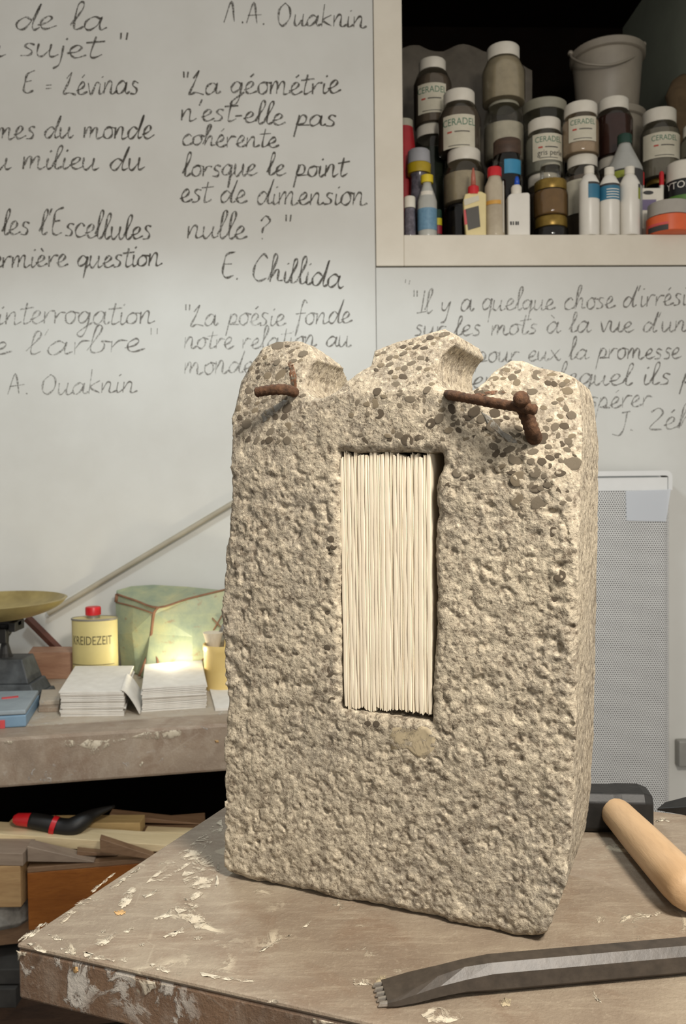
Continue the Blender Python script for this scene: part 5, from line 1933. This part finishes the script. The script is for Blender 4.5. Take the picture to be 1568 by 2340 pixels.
def bucket(label, xc, y0, y1, r0, r1, base, key, rim=True):
    c = P(xc, (y0 + y1) / 2, YBK)
    zt_ = zpx(xc, y0, YBK - px_r(r0, YBK))
    zb = Z_SH + .0004 if base == 'shelf' else ZTOP[base] + .0004
    root = empty('bucket', (c.x, YBK, zb), label, 'bucket', 'plastic buckets')
    R = lambda r: px_r(r, YBK)
    build('body', MB().lathe([(R(r1) * .97, zb), (R(r1), zb + .004), (R(r0), zt_ - .02), (R(r0), zt_)], c, 40), 'bucket', root, smooth=True, auto=45)
    build('lid', MB().lathe([(R(r0) * 1.04, zt_ - .028), (R(r0) * 1.08, zt_ - .024), (R(r0) * 1.08, zt_ - .002), (R(r0) * 1.03, zt_ + .003), (R(r0) * .9, zt_ + .001), (.002, zt_ + .001)], c, 40), 'bucket', root, smooth=True, auto=45)
    ZTOP[key] = zt_ + .004
    return root


bucket('lower plastic bucket behind the jars at the cupboard right', 1392, 236, 400, 74, 66, 'shelf', 'bk0')
bk1 = bucket('large white plastic bucket with a hanging handle, highest in the cupboard', 1388, 82, 220, 76, 66, 'bk0', 'bk1')
hp = catmull([P(1303, 124, YBK - .02), P(1310, 134, YBK - .06), P(1340, 146, YBK - .12), P(1395, 148, YBK - .135), P(1440, 134, YBK - .11), P(1466, 116, YBK - .05), P(1472, 104, YBK - .02)], 6)
build('handle', MB().tube(hp, .0042, 8), 'bucket', bk1, smooth=True)
for x, y in ((1304, 122), (1471, 102)):
    p = P(x, y, YBK - .015)
    build('handle_lug', MB().lathe([(.008, p.z - .007), (.010, p.z), (.008, p.z + .007)], p, 12), 'bucket', bk1, smooth=True)

# crumpled bag behind
mb = MB()
nu, nv = 30, 22
V = []
ay0 = 3.05
for j in range(nv + 1):
    for i in range(nu + 1):
        s, t = i / nu, j / nv
        x = 880 + (1216 - 880) * s
        ytop = np.interp(s, [0, .15, .3, .5, .62, .75, .9, 1], [116, 104, 112, 108, 106, 120, 140, 156]) + 6 * math.sin(s * 21)
        p = P(x, ytop, ay0)
        z = p.z * t + (Z_SH + .001) * (1 - t)
        bul = .05 * math.sin(math.pi * min(t * 1.02, 1)) ** .7 * math.sin(math.pi * s) ** .5
        cr_ = .020 * float(vnoise(np.array(s * 7 + .3), np.array(t * 6 + .1), np.array(.5))) + .012 * abs(float(vnoise(np.array(s * 15), np.array(t * 15), np.array(2.5))))
        V.append(Vector((p.x, ay0 - bul + cr_, z)))
n1 = nu + 1
Fc = [(j * n1 + i, j * n1 + i + 1, (j + 1) * n1 + i + 1, (j + 1) * n1 + i) for j in range(nv) for i in range(nu)]
nV = len(V)
V += [Vector((p.x, ay0 + .05, p.z)) for p in V]
Fc += [(nV + j * n1 + i + 1, nV + j * n1 + i, nV + (j + 1) * n1 + i, nV + (j + 1) * n1 + i + 1) for j in range(nv) for i in range(nu)]
Fc += [(nv * n1 + i, nv * n1 + i + 1, nV + nv * n1 + i + 1, nV + nv * n1 + i) for i in range(nu)]
Fc += [(j * n1 + nu, nV + j * n1 + nu, nV + (j + 1) * n1 + nu, (j + 1) * n1 + nu) for j in range(nv)] + [((j + 1) * n1, nV + (j + 1) * n1, nV + j * n1, j * n1) for j in range(nv)]
mb.add(V, Fc)
o = build('plastic_bag', mb, plain('grey_polythene', lin(120, 112, 100), lin(96, 90, 80), .55, 14), smooth=True, auto=60)
tag(o, 'crumpled grey plastic bag at the back left of the cupboard', 'bag')
# rag in the right corner
mb = MB()
pr = P(1562, 205, 2.92)
mb.lathe([(.05, Z_SH + .001), (.06, Z_SH + .1), (.05, pr.z - .06), (.062, pr.z - .02), (.04, pr.z + .03), (.012, pr.z + .05)], (pr.x, 2.92), 11, 1, .8)
o = build('cloth_bundle', mb, plain('brown_cloth', lin(112, 92, 66), lin(86, 70, 50), .95, 18, bump=.004), smooth=True)
tag(o, 'brown cloth bundle in the right back corner of the cupboard', 'cloth')


# --- front row bottles
def bottle(label, xc, Y, prof, mat, parts=(), name='bottle', sy=1.0, group='bottles on the cupboard shelf'):
    """prof: (y px, r px) top to bottom for the body; parts: (name, [(y,r)...], material)"""
    c = P(xc, prof[-1][0], Y)
    zb = Z_SH + .0003
    root = empty(name, (c.x, Y, zb), label, name.split('_')[-1], group)
    R = lambda r: px_r(r, Y)
    Yn = Y - R(prof[-1][1]) * .9 * sy
    pp = [(R(prof[-1][1]) * .92, zb), (R(prof[-1][1]), zb + .004)]
    for y, r in prof[::-1]:
        z = zpx(xc, y, Yn)
        if z > zb + .006:
            pp.append((R(r), z))
    build('body', MB().lathe(pp, c, 28, 1, sy), M[mat] if isinstance(mat, str) else mat, root, smooth=True, auto=50)
    for nm, pr_, mt in parts:
        q_ = [(R(r), max(zpx(xc, y, Yn), zb + .002)) for y, r in pr_[::-1]]
        build(nm, MB().lathe(q_, c, 24, 1, sy), M[mt] if isinstance(mt, str) else mt, root, smooth=True, auto=50)
    return root, c


def band(root, c, xc, Y, y0, y1, r, a0, a1, mat, nm='label', sy=1.0):
    z1, z0 = zpx(xc, y0, Y - px_r(r, Y) * .9), max(zpx(xc, y1, Y - px_r(r, Y) * .9), Z_SH + .004)
    return build(nm, MB().strip([(px_r(r, Y), z0), (px_r(r, Y), z1)], c, a0, a1, 14, 1, sy), M[mat] if isinstance(mat, str) else mat, root, smooth=True)


pw = [(376, 9), (392, 10), (396, 14), (412, 22), (418, 22.5), (534, 22.5)]
YW = 2.452
M['label_green'] = plain('yellow_green_label', lin(150, 158, 52), None, .5, 20)
for xc, dy, lab, a0, a1 in ((1347, 0, 'leftmost of the three white plastic bottles, with a blue label', -math.pi * .62, -math.pi * .05), (1393, 3, 'middle of the three white plastic bottles, with a blue label', -math.pi * .95, -math.pi * .05), (1439, 1, 'rightmost of the three white plastic bottles, with a green and black label edge', -math.pi * .30, math.pi * .1)):
    root, c = bottle(lab, xc, YW, [(y + dy, r) for y, r in pw], 'white_plastic', (('cap', [(374 + dy, 10.5), (376 + dy, 11), (391 + dy, 11)], 'lid_white'),))
    if xc < 1430:
        lo = band(root, c, xc, YW, 420 + dy, 452 + dy, 22.9, a0, a1, 'blue_label')
        band(root, c, xc, YW, 415 + dy, 420 + dy, 22.9, a0, a1, 'print_dark', 'label_strip')
        if xc == 1393:
            for q_ in range(4):
                band(lo, c, xc, YW, 428 + q_ * 6 + dy, 430 + q_ * 6 + dy, 23.2, -math.pi * .68, -math.pi * .25, 'white_plastic', 'print_line')
    else:
        band(root, c, xc, YW, 426 + dy, 452 + dy, 22.9, a0, a1, 'label_green')
        band(root, c, xc, YW, 418 + dy, 426 + dy, 22.9, a0, a1, 'print_dark', 'label_strip')

# small clear vial with white cap
M['vial'] = plain('grey_vial', lin(118, 112, 122), lin(70, 66, 72), .2, 60)
bottle('small dark glass vial with a white cap at the far left of the shelf', 937, 2.445, [(474, 12), (534, 13)], 'vial', (('cap', [(447, 12), (449, 13), (473, 13)], 'lid_white'),), name='small_bottle')
# yellow-capped bottle with blue label
root, c = bottle('clear bottle with yellow cap and pale blue label, second on the shelf', 977, 2.46, [(408, 9), (418, 10), (438, 17), (456, 22), (534, 22)], plain('milky_plastic', lin(186, 186, 178), None, .3, 12), (('cap', [(393, 10), (395, 14), (412, 14)], plain('yellow_plastic', lin(222, 196, 40), None, .4, 20)),))
band(root, c, 977, 2.46, 474, 524, 22.6, -math.pi * .98, -math.pi * .12, plain('pale_blue_label', lin(112, 150, 174), lin(92, 130, 156), .5, 90))
band(root, c, 977, 2.46, 436, 452, 18.5, -math.pi * .8, -math.pi * .3, 'lid_white', 'neck_band')
# grey capped bottle with yellow band behind
root, c = bottle('grey-capped bottle with a yellow collar behind the yellow-capped bottle', 959, 2.53, [(392, 20), (400, 18), (440, 20), (534, 22)], 'vial', (('collar', [(369, 25), (371, 27), (392, 26)], plain('mustard_band', lin(178, 152, 30), None, .4, 30)), ('cap', [(337, 22), (340, 25), (369, 26)], plain('grey_cap', lin(160, 160, 164), None, .5, 20))))
# red bottle far left behind
bottle('red bottle with a pale cap at the far left behind the front row', 926, 2.60, [(282, 20), (300, 22), (340, 26), (534, 30)], plain('dark_red_plastic', lin(168, 34, 40), None, .4, 20), (('cap', [(264, 17), (266, 20), (284, 20)], 'lid_grey'),))
# striped tube
root, c = bottle('small tube striped green, yellow and red between bottle and glue blister', 1001, 2.50, [(478, 8), (480, 9), (534, 9)], plain('green_plastic', lin(26, 58, 46), None, .4, 20), (('stripe', [(498, 9.4), (514, 9.4)], plain('yellow_stripe', lin(206, 190, 40), None, .4, 20)), ('stripe', [(515, 9.4), (534, 9.4)], plain('crimson_stripe', lin(150, 30, 48), None, .4, 20))), name='tube')
# red-capped bottle
root, c = bottle('clear squeeze bottle with a red cap and beige glue inside', 1131, 2.455, [(396, 14), (404, 15), (420, 22), (534, 23)], plain('beige_translucent', lin(196, 184, 160), lin(170, 156, 134), .25, 16), (('cap', [(376, 14), (378, 16), (398, 16)], 'red_plastic'),))
band(root, c, 1131, 2.455, 457, 466, 23.4, -math.pi * .85, -math.pi * .35, plain('orange_mark', lin(214, 160, 70), None, .5, 20), 'print_mark')
band(root, c, 1131, 2.455, 412, 530, 23.3, -math.pi * .27, -math.pi * .22, 'white_plastic', 'painted_highlight')  # thin white strip painted on as a highlight
# white glue bottle with blue nozzle (rectangular)
root = empty('glue_bottle', (P(1183, 500, 2.45).x, 2.45, Z_SH), 'flat white glue bottle with a blue nozzle', 'bottle', 'bottles on the cupboard shelf')
a, b = P(1158, 446, 2.45), P(1208, 446, 2.45)
poly_ = [(a.x, Z_SH + .0004), (b.x, Z_SH + .0004), (b.x, a.z - .003), (b.x - .006, a.z + .001), (a.x + .008, a.z - .002), (a.x, a.z - .010)]
build('body', MB().prism([Vector((x, 2.43, z)) for x, z in poly_], (0, .04, 0)), 'white_plastic', root, bevel=.004, smooth=False)
cx = P(1180, 430, 2.45)
build('collar', MB().lathe([(.015, zpx(1180, 447, 2.45)), (.0155, zpx(1180, 430, 2.45)), (.012, zpx(1180, 425, 2.45))], (cx.x, 2.45), 20), 'lid_white', root, smooth=True, auto=45)
build('nozzle', MB().lathe([(.0085, zpx(1182, 426, 2.45)), (.0065, zpx(1182, 410, 2.45)), (.004, zpx(1182, 404, 2.45))], (cx.x + .002, 2.45), 16), plain('blue_plastic', lin(24, 84, 196), None, .35, 20), root, smooth=True)
for x, wpx in ((1166, 4), (1172, 3), (1178, 4), (1183, 3)):
    p, p2 = P(x, 506, 2.4294), P(x + wpx, 514, 2.4294)
    mb = MB()
    mb.aabox(p.x, p2.x, 2.4290, 2.4302, p2.z, p.z)
    build('print_mark', mb, 'print_dark', root)
# glue blister with red nozzle
root = empty('glue_tube', (P(1086, 530, 2.44).x, 2.44, Z_SH), 'glue in a cream blister pack with red cap and pointed nozzle', 'glue', 'bottles on the cupboard shelf')
q = [(1064, 534), (1110, 534), (1110, 446), (1098, 440), (1062, 446), (1058, 462)]
pp = [P(x, y, 2.44) for x, y in q]
for p in pp[:2]:
    p.z = Z_SH + .0004
build('blister', MB().prism([Vector((p.x, 2.428, p.z)) for p in pp], (0, .022, 0)), plain('cream_card', lin(226, 208, 150), lin(212, 194, 138), .4, 20), root, bevel=.003)
q = [(1070, 526), (1098, 518), (1094, 470), (1064, 478)]
build('dark_panel', MB().prism([Vector((P(x, y, 2.427).x, 2.4265, P(x, y, 2.427).z)) for x, y in q], (0, .002, 0)), plain('charcoal_card', lin(78, 74, 66), None, .5, 20), root)
q = [(1062, 470), (1096, 458), (1094, 446), (1060, 456)]
build('label', MB().prism([Vector((P(x, y, 2.427).x, 2.4265, P(x, y, 2.427).z)) for x, y in q], (0, .002, 0)), 'label', root)
q = [(1060, 480), (1065, 478), (1068, 512), (1062, 514)]
build('red_stripe', MB().prism([Vector((P(x, y, 2.427).x, 2.4265, P(x, y, 2.427).z)) for x, y in q], (0, .002, 0)), 'red_latch', root)
cx = P(1082, 430, 2.44)
build('cap', MB().lathe([(.0165, zpx(1082, 446, 2.44)), (.016, zpx(1082, 428, 2.44)), (.008, zpx(1082, 424, 2.44))], (cx.x, 2.44), 18), 'red_plastic', root, smooth=True, auto=45)
build('nozzle', MB().lathe([(.008, zpx(1082, 425, 2.44)), (.006, zpx(1082, 400, 2.44)), (.0025, zpx(1082, 384, 2.44))], (cx.x, 2.44), 14), plain('salmon_plastic', lin(190, 112, 92), None, .4, 20), root, smooth=True)
# green-capped carboy
root, c = bottle('translucent flask with conical shoulders and dark green cap behind the white bottles', 1428, 2.56, [(312, 13), (320, 14), (334, 20), (374, 38), (384, 39), (534, 39)], plain('milky_flask', lin(176, 176, 170), lin(158, 158, 152), .3, 10), (('cap', [(294, 14), (297, 16), (316, 16)], plain('dark_green_cap', lin(24, 60, 48), None, .4, 20)),), name='flask')
band(root, c, 1428, 2.56, 384, 420, 39.6, -math.pi * .95, -math.pi * .05, 'print_dark')
band(root, c, 1428, 2.56, 388, 404, 40.0, -math.pi * .80, -math.pi * .60, 'label_green', 'label_patch')
# markers and small white box
for x, lab in ((1467, 'red-tipped marker pen left of the black spray can'), (1512, 'red-tipped marker pen touching the black spray can')):
    p = P(x, 393, 2.59)
    root = empty('marker', (p.x, 2.59, Z_SH), lab, 'marker', 'red markers')
    build('barrel', MB().lathe([(.0065, Z_SH + .0004), (.0065, zpx(x, 424, 2.59))], (p.x, 2.59), 12), 'lid_white', root, smooth=True, auto=45)
    build('cap', MB().lathe([(.0072, zpx(x, 424, 2.59)), (.0072, zpx(x, 396, 2.59)), (.004, zpx(x, 392, 2.59))], (p.x, 2.59), 12), 'red_plastic', root, smooth=True, auto=45)
root = empty('card_box', (P(1489, 480, 2.54).x, 2.545, Z_SH), 'small white card box with a black oval mark between bottles and orange tub', 'box')
a, b = P(1465, 430, 2.535), P(1515, 430, 2.535)
build('body', MB().aabox(a.x, b.x, 2.535, 2.560, Z_SH + .0004, a.z), 'lid_white', root, bevel=.001)
cx = P(1482, 440, 2.534)
mb = MB().prism([Vector((cx.x + .016 * math.cos(t), 2.5345, cx.z + .006 * math.sin(t))) for t in np.linspace(0, 2 * math.pi, 17)[:-1]], (0, .001, 0))
build('oval_mark', mb, 'print_dark', root)
a, b = P(1467, 456, 2.534), P(1500, 456, 2.534)
build('violet_band', MB().aabox(a.x, b.x, 2.5344, 2.5352, P(1467, 480, 2.534).z, a.z), plain('violet_print', lin(120, 108, 140), None, .6, 20), root)
# spray can
YS = 2.60
xs_ = 1562
root, c = bottle('black and green can with a big white cap lettered in white, right of the shelf', xs_, YS, [(408, 39), (412, 40), (534, 40)], plain('black_can', lin(26, 26, 28), None, .35, 20), (('cap', [(360, 30), (364, 36), (406, 38)], 'lid_white'),), name='spray_can')
band(root, c, xs_, YS, 444, 480, 40.4, -math.pi * .98, -math.pi * .02, plain('green_band', lin(86, 130, 50), None, .4, 20))
wrap_text('YTON', .030, c, px_r(40.3, YS), zpx(xs_, 441, YS), root, 'white_plastic', -math.pi * .70)
# orange tub in front
root, c = bottle('clear-lidded tub with orange lower half at the right end of the shelf', 1528, 2.458, [(486, 45), (488, 49), (534, 49)], plain('orange_plastic', lin(226, 104, 56), lin(206, 88, 44), .35, 14), (('clear_rim', [(452, 42), (454, 45), (485, 46)], plain('frosted_plastic', lin(170, 164, 154), None, .25, 14)),), name='tub')
band(root, c, 1528, 2.458, 512, 532, 49.5, -math.pi * .95, -math.pi * .62, 'print_dark')
band(root, c, 1528, 2.458, 506, 511, 49.5, -math.pi * .95, -math.pi * .62, 'red_latch', 'label_strip')
print('objects', len(bpy.data.objects), 'stone faces', len(SF), 'pebbles', npeb)
